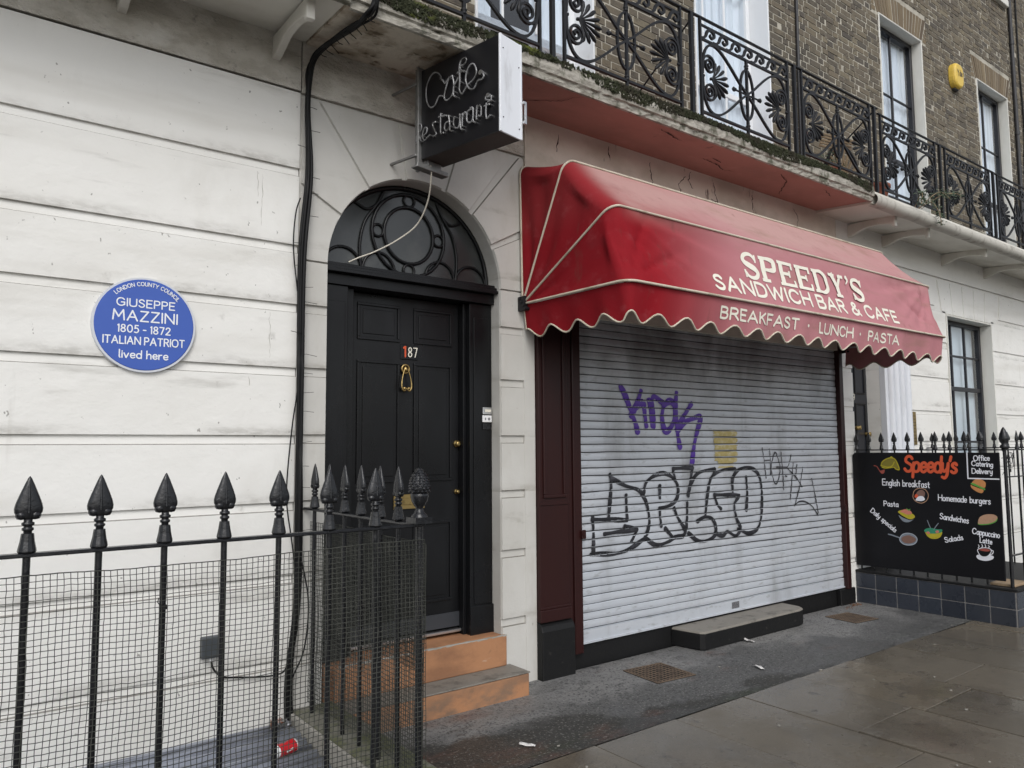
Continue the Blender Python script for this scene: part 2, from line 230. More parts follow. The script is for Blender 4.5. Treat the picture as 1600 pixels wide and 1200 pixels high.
M_reveal = mat('cream_painted_reveal', (0.70, 0.69, 0.64), 0.6, layers=[((0.52, 0.51, 0.46), (2, 2, 1), 5, 0.45, 0.72, 0.6)], bump=[((10, 10, 10), 0.15, 0.006)])
M_frame_b = mat('black_window_paint', (0.012, 0.012, 0.016), 0.4)
M_curtain = mat('net_curtain', (0.84, 0.86, 0.88), 0.9, layers=[((0.66, 0.69, 0.71), (14, 1, 0.4), 3, 0.45, 0.65, 0.8)])
M_blind = mat('closed_grey_blind', (0.66, 0.70, 0.71), 0.8, layers=[((0.54, 0.57, 0.58), (2, 1, 3), 4, 0.45, 0.7, 0.7)])
M_frost = mat('textured_sash_paint', (0.50, 0.51, 0.50), 0.7, bump=[(90, 0.9, 0.006)])
M_glass = glass('window_glass'); M_darkglass = mat('dirty_dark_glass', (0.035, 0.038, 0.038), 0.22, layers=[((0.065, 0.067, 0.063), (4, 4, 4), 5, 0.45, 0.7, 0.8)], spec=0.6)
M_column = mat('pale_grey_gloss_pilaster', (0.68, 0.70, 0.74), 0.45, layers=[((0.50, 0.51, 0.53), (6, 6, 1), 5, 0.5, 0.75, 0.6)])
M_alarm = mat('yellow_alarm_plastic', (0.72, 0.50, 0.08), 0.45, layers=[((0.60, 0.44, 0.14), (9, 9, 9), 4, 0.5, 0.7, 0.5)])
M_leaf = mat('dull_green_leaf', (0.055, 0.085, 0.045), 0.6, island=[(0.04, 0.07, 0.03), (0.09, 0.12, 0.075), (0.06, 0.09, 0.05)])
M_pot = mat('terracotta_pot_clay', (0.30, 0.10, 0.06), 0.75, layers=[((0.2, 0.08, 0.05), (14, 14, 14), 4, 0.5, 0.7, 0.6)])
M_wood = mat('bleached_wood', (0.36, 0.26, 0.16), 0.7, layers=[((0.25, 0.17, 0.10), (2, 40, 2), 4, 0.45, 0.65, 0.7)])
M_pipe = mat('dark_grey_downpipe', (0.03, 0.03, 0.033), 0.5)
M_slate = mat('grey_asphalt_roof', (0.06, 0.06, 0.065), 0.8)

# ------------------------------------------------------------------ mesh builder
def rootloc(p):
    v = Vector((0, 0, 0))
    while p is not None: v += p.location; p = p.parent
    return v
class MB:
    def __init__(s): s.v = []; s.f = []; s.sm = []
    def add(s, vs, fs, smooth=False):
        o = len(s.v); s.v += [tuple(p) for p in vs]
        for f in fs: s.f.append([i+o for i in f]); s.sm.append(smooth)
    def box(s, x0, x1, y0, y1, z0, z1):
        if x0 > x1: x0, x1 = x1, x0
        if y0 > y1: y0, y1 = y1, y0
        if z0 > z1: z0, z1 = z1, z0
        s.add([(x, y, z) for z in (z0, z1) for (x, y) in ((x0, y0), (x1, y0), (x1, y1), (x0, y1))],
              [(3, 2, 1, 0), (4, 5, 6, 7), (0, 1, 5, 4), (1, 2, 6, 5), (2, 3, 7, 6), (3, 0, 4, 7)])
    def prism(s, poly, axis, a, b, inset=0.0):
        """extrude a polygon given in the plane across axis; the face at b can be shrunk by inset for a chamfered block"""
        n = len(poly); cx = sum(p[0] for p in poly)/n; cy = sum(p[1] for p in poly)/n
        area = sum(poly[i][0]*poly[(i+1) % n][1]-poly[(i+1) % n][0]*poly[i][1] for i in range(n))
        if area < 0: poly = poly[::-1]
        def P(u, v, c): return {'x': (c, u, v), 'y': (u, c, v), 'z': (u, v, c)}[axis]
        def ins(d):
            if d == 0: return poly
            out = []
            for i in range(n):
                p0, p1, p2 = Vector(poly[i-1]), Vector(poly[i]), Vector(poly[(i+1) % n])
                e1 = (p1-p0); e2 = (p2-p1)
                if e1.length < 1e-9 or e2.length < 1e-9: out.append(tuple(p1)); continue
                e1.normalize(); e2.normalize(); n1 = Vector((-e1.y, e1.x)); n2 = Vector((-e2.y, e2.x)); q = n1+n2
                q = q/(max(0.35, q.length_squared/2)); out.append(tuple(p1+q*d))
            return out
        top = ins(inset)
        vs = [P(u, v, a) for u, v in poly] + [P(u, v, b) for u, v in top]
        fs = [tuple(range(n))[::-1], tuple(range(n, 2*n))] + [(i, (i+1) % n, n+(i+1) % n, n+i) for i in range(n)]
        flip = (b < a) != (axis == 'y')
        if flip: fs = [f[::-1] for f in fs]
        s.add(vs, fs)
    def tube(s, pts, r, n=6, closed=False, cap=True, smooth=True):
        pts = [Vector(p) for p in pts]; m = len(pts)
        rs = r if isinstance(r, (list, tuple)) else [r]*m
        T = []
        for i in range(m):
            a = pts[(i-1) % m] if (closed or i > 0) else pts[i]; b = pts[(i+1) % m] if (closed or i < m-1) else pts[i]
            t = (b-a); T.append(t.normalized() if t.length > 1e-9 else Vector((0, 0, 1)))
        u = T[0].orthogonal().normalized(); vs = []
        for i in range(m):
            u = (u - T[i]*u.dot(T[i])); u = u.normalized() if u.length > 1e-6 else T[i].orthogonal().normalized()
            w_ = T[i].cross(u)
            for k in range(n):
                a = 2*PI*k/n; vs.append(pts[i] + (u*math.cos(a)+w_*math.sin(a))*rs[i])
        fs = []
        for i in range(m if closed else m-1):
            j = (i+1) % m
            for k in range(n): fs.append((i*n+k, i*n+(k+1) % n, j*n+(k+1) % n, j*n+k))
        s.add(vs, fs, smooth)
        if cap and not closed:
            s.add(vs[:n], [tuple(range(n))[::-1]]); s.add(vs[-n:], [tuple(range(n))])
    def bar(s, pts, w_, d, nrm=(0, 1, 0), closed=False, taper=None):
        """rectangular bar swept along pts: w_ wide in the plane across nrm, d deep along nrm"""
        nrm = Vector(nrm); pts = [Vector(p) for p in pts]; m = len(pts); vs = []
        for i in range(m):
            a = pts[(i-1) % m] if (closed or i > 0) else pts[i]; b = pts[(i+1) % m] if (closed or i < m-1) else pts[i]
            t = (b-a).normalized(); q = nrm.cross(t).normalized(); ww = w_*(taper[i] if taper else 1.0)
            for (e, g) in ((-1, -1), (1, -1), (1, 1), (-1, 1)): vs.append(pts[i]+q*(e*ww/2)+nrm*(g*d/2))
        fs = []
        for i in range(m if closed else m-1):
            j = (i+1) % m
            for k in range(4): fs.append((i*4+k, i*4+(k+1) % 4, j*4+(k+1) % 4, j*4+k))
        if not closed: fs += [(3, 2, 1, 0), tuple((m-1)*4+k for k in range(4))]
        s.add(vs, fs)
    def lathe(s, prof, c=(0, 0, 0), n=16, sx=1.0, sy=1.0, smooth=True):
        vs = []; m = len(prof)
        for (r, z) in prof:
            for k in range(n): a = 2*PI*k/n; vs.append((c[0]+r*sx*math.cos(a), c[1]+r*sy*math.sin(a), c[2]+z))
        fs = [(i*n+k, i*n+(k+1) % n, (i+1)*n+(k+1) % n, (i+1)*n+k) for i in range(m-1) for k in range(n)]
        s.add(vs, fs, smooth); s.add(vs[:n], [tuple(range(n))[::-1]]); s.add(vs[-n:], [tuple(range(n))])
    def grid(s, rows, smooth=True, wrap=False):
        m = len(rows); n = len(rows[0]); vs = [p for r in rows for p in r]; fs = []
        for i in range(m-1):
            for k in range(n if wrap else n-1): fs.append((i*n+k, i*n+(k+1) % n, (i+1)*n+(k+1) % n, (i+1)*n+k))
        s.add(vs, fs, smooth)
    def build(s, name, m, parent=None, local=False, bevel=0.0, seg=1, solid=0.0, label=None, kind=None, mw=None):
        off = Vector((0, 0, 0)) if local else rootloc(parent)
        me = bpy.data.meshes.new(name); me.from_pydata([(p[0]-off.x, p[1]-off.y, p[2]-off.z) for p in s.v], [], s.f)
        me.polygons.foreach_set('use_smooth', s.sm); me.validate(); me.update()
        for x in (m if isinstance(m, (list, tuple)) else [m]): me.materials.append(x)
        o = bpy.data.objects.new(name, me); C.objects.link(o)
        if parent is not None: o.parent = parent
        if bevel:
            b = o.modifiers.new('bevel', 'BEVEL'); b.width = bevel; b.segments = seg; b.limit_method = 'ANGLE'; b.angle_limit = R(40)
        if solid:
            q = o.modifiers.new('solid', 'SOLIDIFY'); q.thickness = solid; q.offset = 0
        if label: o['label'] = label
        if kind: o['kind'] = kind
        return o
def thing(name, label, cat, loc=(0, 0, 0), group=None, rot=(0, 0, 0)):
    o = bpy.data.objects.new(name, None); C.objects.link(o); o.location = loc; o.rotation_euler = rot; o.empty_display_size = 0.1
    o['label'] = label; o['category'] = cat
    if group: o['group'] = group
    return o
def tag(o, label, cat, group=None, kind=None):
    o['label'] = label; o['category'] = cat
    if group: o['group'] = group
    if kind: o['kind'] = kind
    return o
def copy_tree(o, parent=None):
    c = o.copy(); C.objects.link(c); c.parent = parent
    for ch in list(o.children): copy_tree(ch, c)
    return c
def one(mb, name, m, label, cat, loc, group=None, bevel=0.0, kind=None, seg=1, solid=0.0):
    """a thing that is one mesh: geometry in world coordinates, origin at loc"""
    L = Vector(loc); mb.v = [(p[0]-L.x, p[1]-L.y, p[2]-L.z) for p in mb.v]
    o = mb.build(name, m, None, local=True, bevel=bevel, seg=seg, solid=solid); o.location = loc
    return tag(o, label, cat, group, kind)

# ------------------------------------------------------------------ strokes and lettering
def catmull(pts, n=6, closed=False):
    P = [Vector(p) for p in pts]; m = len(P); out = []
    if m < 3: return P
    rng = range(m) if closed else range(m-1)
    for i in rng:
        p1, p2 = P[i], P[(i+1) % m]
        p0 = P[(i-1) % m] if (closed or i > 0) else p1*2-p2
        p3 = P[(i+2) % m] if (closed or i < m-2) else p2*2-p1
        for k in range(n):
            t = k/n; out.append(0.5*((2*p1)+(-p0+p2)*t+(2*p0-5*p1+4*p2-p3)*t*t+(-p0+3*p1-3*p2+p3)*t**3))
    if not closed: out.append(P[-1])
    return out
def resample(pts, d):
    out = [Vector(pts[0])]
    for a, b in zip(pts[:-1], pts[1:]):
        a, b = Vector(a), Vector(b); k = max(1, int((b-a).length/d + 0.5))
        for i in range(1, k+1): out.append(a+(b-a)*(i/k))
    return out
class Ink:
    """flat painted strokes in a (u,v) plane carried onto a surface by a map (u,v,height) -> point"""
    def __init__(s, fmap, base=0.0008, step=0.00012): s.m = MB(); s.fmap = fmap; s.h = base; s.step = step
    def strip(s, pts, w_, caps=True, skip=None, widths=None):
        P = []
        for p in pts:
            p = Vector(p)
            if not P or (p-P[-1]).length > 1e-5: P.append(p)
        if len(P) < 2:
            return s.disc(P[0], w_/2)
        n = len(P); Lf = []; Rt = []
        for i in range(n):
            d1 = (P[i]-P[i-1]).normalized() if i > 0 else None; d2 = (P[i+1]-P[i]).normalized() if i < n-1 else None
            if d1 is None: d1 = d2
            if d2 is None: d2 = d1
            n1 = Vector((-d1.y, d1.x)); n2 = Vector((-d2.y, d2.x)); q = n1+n2
            q = q/max(0.5, q.length_squared/2) if q.length > 1e-6 else n1
            ww = (widths[i] if widths else w_)/2
            Lf.append(P[i]+q*ww); Rt.append(P[i]-q*ww)
        if caps:
            for end in (0, -1):
                d = (P[0]-P[1]).normalized() if end == 0 else (P[-1]-P[-2]).normalized()
                nn = Vector((-d.y, d.x)); ww = (widths[end] if widths else w_)/2
                arc = [P[end]+(nn*math.cos(a)+d*math.sin(a))*ww for a in [PI*k/6 for k in range(7)]]
                s.poly(arc, bump=False)
        h = s.h; vs = []; fs = []
        for i in range(n):
            vs.append(s.fmap(Lf[i].x, Lf[i].y, h)); vs.append(s.fmap(Rt[i].x, Rt[i].y, h)); h += s.step*0.15
        for i in range(n-1):
            if skip and skip((P[i]+P[i+1])/2): continue
            fs.append((2*i, 2*i+1, 2*i+3, 2*i+2))
        s.m.add(vs, fs); s.h += s.step
    def disc(s, c, r, n=12): s.poly([Vector(c)+Vector((math.cos(2*PI*k/n), math.sin(2*PI*k/n)))*r for k in range(n)])
    def poly(s, pts, bump=True):
        s.m.add([s.fmap(p[0], p[1], s.h) for p in pts], [tuple(range(len(pts)))])
        if bump: s.h += s.step
    def line(s, pts, w_, caps=True, skip=None):
        """straight segments, split where the corner is sharp"""
        run = [Vector(pts[0])]
        for i in range(1, len(pts)):
            run.append(Vector(pts[i]))
            if i < len(pts)-1:
                a = (Vector(pts[i])-Vector(pts[i-1])).normalized(); b = (Vector(pts[i+1])-Vector(pts[i])).normalized()
                if a.dot(b) < 0.0: s.strip(run, w_, caps, skip); run = [Vector(pts[i])]
        s.strip(run, w_, caps, skip)
    def build(s, name, m, parent, **k): return s.m.build(name, m, parent, **k)
G = {
'A': (.80, 'l 0,0 .4,1 .8,0', 'l .14,.34 .66,.34'), 'B': (.62, 'l 0,0 0,1', 'c 0,1 .34,1 .52,.92 .56,.77 .5,.61 .34,.53 0,.53', 'c 0,.53 .38,.53 .58,.43 .62,.27 .56,.09 .38,0 0,0'),
'C': (.76, 'c .74,.80 .6,.95 .4,1 .17,.92 .03,.72 0,.5 .03,.28 .17,.08 .4,0 .6,.05 .74,.20'), 'D': (.74, 'l 0,0 0,1', 'c 0,1 .3,1 .56,.91 .71,.72 .74,.5 .71,.28 .56,.09 .3,0 0,0'),
'E': (.55, 'l .55,1 0,1 0,0 .55,0', 'l 0,.52 .48,.52'), 'F': (.52, 'l .52,1 0,1 0,0', 'l 0,.5 .45,.5'), 'G': (.80, 'c .74,.82 .6,.95 .4,1 .17,.92 .03,.72 0,.5 .03,.28 .17,.08 .4,0 .62,.05 .77,.22', 'l .45,.46 .78,.46 .78,.12'),
'H': (.72, 'l 0,0 0,1', 'l .72,0 .72,1', 'l 0,.52 .72,.52'), 'I': (.0, 'l 0,0 0,1'), 'K': (.62, 'l 0,0 0,1', 'l .58,1 .02,.45', 'l .2,.6 .62,0'), 'L': (.5, 'l 0,1 0,0 .5,0'),
'M': (.9, 'l 0,0 .08,1 .45,.3 .82,1 .9,0'), 'N': (.75, 'l 0,0 0,1 .75,0 .75,1'), 'O': (.84, 'o .42,1 .16,.92 .03,.72 0,.5 .03,.28 .16,.08 .42,0 .68,.08 .81,.28 .84,.5 .81,.72 .68,.92'),
'P': (.56, 'l 0,0 0,1', 'c 0,1 .34,1 .52,.9 .56,.74 .52,.57 .34,.47 0,.47'), 'R': (.62, 'l 0,0 0,1', 'c 0,1 .34,1 .52,.9 .56,.75 .52,.6 .34,.5 0,.5', 'l .3,.5 .62,0'),
'S': (.56, 'c .52,.84 .42,.96 .28,1 .12,.95 .03,.8 .07,.65 .2,.57 .36,.49 .5,.39 .55,.24 .47,.07 .3,0 .12,.04 .0,.17'), 'T': (.66, 'l 0,1 .66,1', 'l .33,1 .33,0'),
'U': (.7, 'c 0,1 0,.6 0,.3 .08,.08 .35,0 .62,.08 .7,.3 .7,.6 .7,1'), 'V': (.76, 'l 0,1 .38,0 .76,1'), 'W': (1.1, 'l 0,1 .27,0 .55,.9 .83,0 1.1,1'), 'Y': (.72, 'l 0,1 .36,.48 .72,1', 'l .36,.48 .36,0'), 'Z': (.64, 'l .02,1 .64,1 0,0 .64,0'),
'&': (.78, 'c .78,.02 .5,.38 .2,.72 .18,.9 .34,1 .48,.9 .44,.74 .2,.52 .04,.3 .08,.1 .26,0 .48,.06 .64,.24 .7,.42'), "'": (.06, 'l .06,1 .02,.74'), '-': (.3, 'l 0,.4 .3,.4'), '.': (.05, 'l .02,.42 .03,.42'),
'1': (.12, 'l 0,.88 .12,1 .12,0'), '8': (.52, 'o .26,1 .1,.93 .05,.77 .12,.6 .26,.53 .42,.43 .52,.26 .44,.07 .26,0 .08,.07 0,.26 .1,.43 .26,.53 .4,.6 .47,.77 .42,.93'), '0': (.6, 'o .3,1 .1,.88 .01,.6 .01,.4 .1,.12 .3,0 .5,.12 .59,.4 .59,.6 .5,.88'),
'5': (.5, 'l .46,1 .1,1 .06,.56', 'c .06,.56 .24,.62 .42,.54 .5,.32 .42,.1 .22,0 .02,.06'), '7': (.52, 'l 0,1 .52,1 .18,0'), '2': (.54, 'c .03,.78 .1,.94 .27,1 .45,.93 .5,.75 .42,.55 .2,.25 0,0', 'l 0,0 .54,0'), '9': (.52, 'c .5,.7 .42,.48 .24,.42 .06,.5 0,.7 .07,.92 .26,1 .45,.92 .51,.7 .48,.35 .35,.1 .14,0'),
'a': (.46, 'c .43,.46 .32,.59 .16,.57 .03,.38 .06,.1 .2,0 .34,.08 .43,.3', 'l .44,.58 .44,.1 .48,0'), 'b': (.45, 'l 0,1 0,0', 'c 0,.35 .1,.54 .25,.6 .4,.5 .45,.3 .4,.08 .25,0 .1,.03 0,.15'), 'c': (.4, 'c .4,.48 .28,.6 .1,.53 .02,.3 .1,.06 .25,0 .4,.1'),
'd': (.45, 'l .45,1 .45,0', 'c .45,.35 .35,.54 .2,.6 .05,.5 0,.3 .05,.08 .2,0 .35,.03 .45,.15'), 'e': (.43, 'c .04,.3 .24,.31 .42,.34 .38,.53 .24,.6 .08,.52 .02,.3 .1,.06 .26,0 .42,.1'), 'f': (.36, 'c .38,.92 .28,1 .17,.93 .14,.75 .14,.4 .14,0', 'l 0,.56 .32,.56'),
'g': (.45, 'c .43,.46 .32,.59 .16,.57 .03,.38 .06,.12 .2,.02 .34,.1 .43,.3', 'c .44,.58 .44,.2 .44,-.1 .37,-.3 .2,-.36 .04,-.28'), 'h': (.4, 'l 0,1 0,0', 'c 0,.35 .1,.54 .24,.6 .37,.5 .4,.3 .4,0'), 'i': (.03, 'l .02,.58 .02,0', 'l .02,.8 .03,.82'), 'k': (.42, 'l 0,1 0,0', 'l .38,.58 .02,.24', 'l .12,.33 .42,0'),
'l': (.06, 'c 0,1 0,.6 0,.12 .07,0'), 'm': (.64, 'l 0,.58 0,0', 'c 0,.38 .1,.55 .21,.59 .31,.48 .32,.25 .32,0', 'c .32,.38 .42,.55 .53,.59 .63,.48 .64,.25 .64,0'), 'n': (.4, 'l 0,.58 0,0', 'c 0,.36 .1,.54 .24,.6 .37,.5 .4,.3 .4,0'), 'o': (.45, 'o .22,.6 .05,.5 0,.3 .05,.1 .22,0 .4,.1 .45,.3 .4,.5'),
'p': (.45, 'l 0,.58 0,-.36', 'c 0,.35 .1,.54 .25,.6 .4,.5 .45,.3 .4,.08 .25,0 .1,.03 0,.15'), 'r': (.28, 'l 0,.58 0,0', 'c 0,.34 .1,.53 .28,.58'), 's': (.36, 'c .34,.5 .24,.6 .1,.57 .04,.45 .14,.34 .28,.26 .35,.14 .26,.02 .12,0 0,.08'), 't': (.32, 'c .15,.86 .15,.4 .16,.1 .3,0', 'l 0,.57 .32,.57'),
'u': (.42, 'c 0,.58 0,.2 .06,.04 .2,0 .34,.08 .42,.28', 'l .42,.58 .42,0'), 'v': (.42, 'l 0,.58 .2,0 .42,.58'), 'w': (.62, 'l 0,.58 .15,0 .31,.5 .47,0 .62,.58'), 'y': (.42, 'c 0,.58 .02,.25 .1,.08 .24,.1 .38,.28 .42,.58', 'c .42,.58 .41,.1 .36,-.2 .22,-.36 .05,-.3'),
}
def strokes_of(txt, gap=0.2, space=0.4):
    x = 0.0; out = []
    for ch in txt:
        if ch == ' ': x += space; continue
        wd, *ss = G[ch]
        for st in ss:
            k, *pp = st.split(); pts = [(x+float(a.split(',')[0]), float(a.split(',')[1])) for a in pp]
            if k == 'l': out.append(('l', pts))
            elif k == 'c': out.append(('l', catmull(pts, 5)))
            else: q = catmull(pts, 5, True); out.append(('l', list(q)+[q[0]]))
        x += wd+gap
    return out, x-gap
def letter(fm, base, step, txt, a, b, h, w_, name, m, parent, gap=0.2, space=0.4, **k):
    """write, with every word a part of its own"""
    tot = strokes_of(txt, gap, space)[1]; a = Vector(a); b = Vector(b); x = 0.0
    for wd in txt.split(' '):
        l_ = strokes_of(wd, gap, space)[1]; ik = Ink(fm, base, step)
        write(ik, wd, a.lerp(b, x/tot), a.lerp(b, (x+l_)/tot), h, w_, gap, space, **k); ik.build(name, m, parent); x += l_+gap+space
def write(ink, txt, a, b, h, w_, gap=0.2, space=0.4, jitter=0.0, slant=0.0, fine=None, skip=None):
    """write txt along the line a->b with capital height h"""
    ss, tot = strokes_of(txt, gap, space); a = Vector(a); b = Vector(b); ln = (b-a).length; e = (b-a)/ln; nn = Vector((-e.y, e.x))
    if nn.y < 0: nn = -nn
    sx = ln/tot
    for k, pts in ss:
        j = rnd.uniform(-jitter, jitter)*h
        P = [a+e*((p[0]+slant*p[1])*sx)+nn*(p[1]*h+j) for p in pts]
        if fine: P = resample(P, fine)
        ink.line(P, w_, True, skip)

# traced lettering and drawings, in metres on their own surfaces
TAG_PURPLE = [[(4.267, 2.071), (4.306, 2.017), (4.345, 1.946), (4.404, 1.83), (4.43, 1.772), (4.449, 1.714)], [(4.495, 2.042), (4.461, 1.971), (4.428, 1.919), (4.377, 1.841)], [(4.378, 1.859), (4.427, 1.907), (4.513, 1.951), (4.534, 1.862), (4.55, 1.766)], [(4.585, 1.975), (4.607, 1.864), (4.626, 1.767)], [(4.634, 1.76), (4.626, 1.894), (4.624, 1.984), (4.656, 2.006), (4.721, 1.972), (4.776, 1.943)], [(4.81, 1.967), (4.759, 1.92), (4.738, 1.836), (4.768, 1.731), (4.836, 1.747), (4.892, 1.839), (4.9, 1.932), (4.851, 1.973), (4.81, 1.967)], [(4.923, 2.043), (4.904, 1.901), (4.917, 1.763), (4.928, 1.686), (4.952, 1.591)], [(5.112, 1.961), (5.013, 1.857), (4.928, 1.76)], [(4.92, 1.729), (5.011, 1.798), (5.131, 1.836), (5.224, 1.848), (5.188, 1.75), (5.137, 1.624), (5.097, 1.454)]]
TAG_BLACK = [[(4.135, 1.389), (4.144, 1.312), (4.133, 1.219), (4.112, 1.064)], [(3.937, 1.059), (4.116, 1.048), (4.301, 1.031)], [(4.304, 1.224), (4.306, 1.133), (4.31, 1.03)], [(4.149, 1.358), (4.298, 1.298), (4.444, 1.257), (4.511, 1.187), (4.548, 1.105), (4.559, 0.992), (4.526, 0.907)], [(3.948, 1.08), (3.951, 0.926), (3.946, 0.8)], [(3.922, 0.802), (3.994, 0.8), (4.174, 0.787), (4.329, 0.808), (4.502, 0.877)], [(4.062, 0.942), (4.222, 0.949), (4.405, 0.952)], [(4.419, 0.954), (4.388, 0.909), (4.353, 0.865)], [(4.28, 0.987), (4.356, 0.974), (4.405, 0.955)], [(4.505, 1.235), (4.531, 1.311), (4.623, 1.363), (4.744, 1.381), (4.854, 1.34), (4.913, 1.26), (4.892, 1.169), (4.808, 1.12), (4.681, 1.103)], [(4.686, 1.101), (4.688, 1.032), (4.7, 0.959)], [(4.86, 1.096), (4.904, 1.011), (4.989, 0.914)], [(4.692, 1.284), (4.689, 1.187)], [(4.502, 0.885), (4.629, 0.814), (4.774, 0.828), (4.861, 0.858), (4.962, 0.863), (5.002, 0.914)], [(4.743, 0.94), (4.824, 0.869)], [(4.856, 1.417), (4.878, 1.336), (4.909, 1.277)], [(4.856, 1.417), (4.996, 1.42), (5.105, 1.42)], [(5.105, 1.42), (5.069, 1.305), (5.038, 1.188)], [(5.023, 1.133), (5.019, 1.029), (5.002, 0.914)], [(5.043, 1.188), (5.073, 1.279), (5.149, 1.359), (5.257, 1.39), (5.4, 1.399)], [(5.387, 1.373), (5.321, 1.288), (5.286, 1.169), (5.255, 1.016)], [(5.378, 1.353), (5.505, 1.388), (5.683, 1.395)], [(5.146, 0.968), (5.241, 0.999), (5.334, 0.983), (5.386, 0.913), (5.368, 0.833), (5.259, 0.8), (5.14, 0.81), (5.026, 0.882)], [(5.379, 1.182), (5.552, 1.174), (5.73, 1.16)], [(5.73, 1.16), (5.656, 1.081), (5.684, 0.955), (5.732, 0.872), (5.662, 0.811), (5.55, 0.854), (5.479, 0.825), (5.383, 0.853)], [(5.384, 1.173), (5.422, 1.093), (5.467, 1.056)], [(5.638, 1.185), (5.644, 1.313), (5.721, 1.383), (5.855, 1.407), (5.99, 1.367), (6.055, 1.273), (6.065, 1.116), (6.043, 0.951), (5.976, 0.846), (5.839, 0.82), (5.694, 0.869)], [(5.839, 1.322), (5.846, 1.18), (5.826, 1.022)]]
TAG_THIN = [[(6.095, 1.58), (6.119, 1.467), (6.141, 1.302)], [(6.211, 1.569), (6.216, 1.447), (6.216, 1.334)], [(6.119, 1.463), (6.211, 1.466)], [(6.286, 1.537), (6.227, 1.409), (6.263, 1.267), (6.314, 1.255), (6.368, 1.387), (6.318, 1.521), (6.286, 1.537)], [(6.391, 1.539), (6.406, 1.367), (6.415, 1.185)], [(6.556, 1.509), (6.524, 1.441), (6.481, 1.388)], [(6.31, 1.4), (6.481, 1.396)], [(6.481, 1.388), (6.568, 1.334), (6.649, 1.274), (6.72, 1.199)], [(6.585, 1.437), (6.553, 1.267), (6.515, 1.086)], [(6.645, 1.416), (6.624, 1.304)], [(6.747, 1.388), (6.679, 1.204), (6.585, 1.025)], [(6.585, 1.025), (6.652, 1.06), (6.755, 1.057), (6.875, 1.01), (6.983, 0.911)], [(6.894, 1.276), (6.94, 1.115), (6.985, 0.935)], [(6.449, 1.312), (6.472, 1.308)]]
PAPER = [(5.385, 1.634), (5.783, 1.633), (5.752, 1.404), (5.424, 1.334)]
STICKER = [(5.584, 0.238), (5.672, 0.194)]
NEON = [[(0.214, 0.467), (0.207, 0.49), (0.18, 0.521), (0.143, 0.534), (0.1, 0.506), (0.072, 0.443), (0.079, 0.365), (0.111, 0.314), (0.155, 0.315), (0.19, 0.36), (0.226, 0.354)], [(0.202, 0.478), (0.223, 0.46), (0.247, 0.43), (0.281, 0.453), (0.312, 0.459)], [(0.312, 0.459), (0.325, 0.404), (0.321, 0.335), (0.34, 0.313)], [(0.281, 0.453), (0.248, 0.38), (0.241, 0.333), (0.265, 0.314), (0.307, 0.328), (0.321, 0.353)], [(0.325, 0.386), (0.366, 0.429)], [(0.378, 0.398), (0.374, 0.488), (0.392, 0.532), (0.424, 0.537), (0.436, 0.518), (0.417, 0.497), (0.382, 0.497), (0.385, 0.475), (0.412, 0.452)], [(0.357, 0.462), (0.411, 0.457)], [(0.378, 0.499), (0.378, 0.398), (0.374, 0.347), (0.396, 0.313), (0.417, 0.328), (0.448, 0.357)], [(0.448, 0.357), (0.495, 0.374), (0.52, 0.409), (0.509, 0.456), (0.483, 0.478), (0.45, 0.46), (0.429, 0.409), (0.438, 0.362), (0.464, 0.324), (0.501, 0.316), (0.531, 0.353), (0.566, 0.352), (0.582, 0.366), (0.575, 0.386)], [(-0.021, 0.115), (-0.013, 0.183), (0.002, 0.23), (0.028, 0.22), (0.024, 0.184), (-0.007, 0.172), (0.029, 0.112)], [(0.041, 0.141), (0.076, 0.156), (0.08, 0.187), (0.055, 0.189), (0.038, 0.146), (0.057, 0.11), (0.086, 0.12), (0.107, 0.131)], [(0.161, 0.204), (0.133, 0.195), (0.15, 0.153), (0.168, 0.12), (0.142, 0.114)], [(0.208, 0.243), (0.206, 0.167), (0.209, 0.114), (0.232, 0.112)], [(0.189, 0.226), (0.26, 0.216)], [(0.279, 0.209), (0.289, 0.153), (0.29, 0.111), (0.308, 0.102)], [(0.286, 0.172), (0.254, 0.167), (0.242, 0.136), (0.263, 0.115), (0.29, 0.136)], [(0.329, 0.186), (0.322, 0.141), (0.342, 0.111), (0.372, 0.113), (0.38, 0.183)], [(0.376, 0.189), (0.385, 0.099), (0.4, 0.085)], [(0.401, 0.186), (0.399, 0.107)], [(0.399, 0.158), (0.422, 0.188), (0.437, 0.173)], [(0.472, 0.193), (0.442, 0.18), (0.44, 0.129), (0.468, 0.109), (0.49, 0.131), (0.489, 0.194), (0.468, 0.201)], [(0.49, 0.144), (0.492, 0.111), (0.509, 0.098)], [(0.523, 0.198), (0.519, 0.115)], [(0.518, 0.17), (0.543, 0.193), (0.558, 0.178), (0.556, 0.125), (0.536, 0.133)], [(0.602, 0.19), (0.597, 0.133), (0.605, 0.093), (0.632, 0.107)], [(0.585, 0.177), (0.627, 0.177)], [(0.614, 0.195), (0.63, 0.199), (0.598, 0.214), (0.596, 0.232), (0.62, 0.224), (0.642, 0.224), (0.64, 0.196)]]
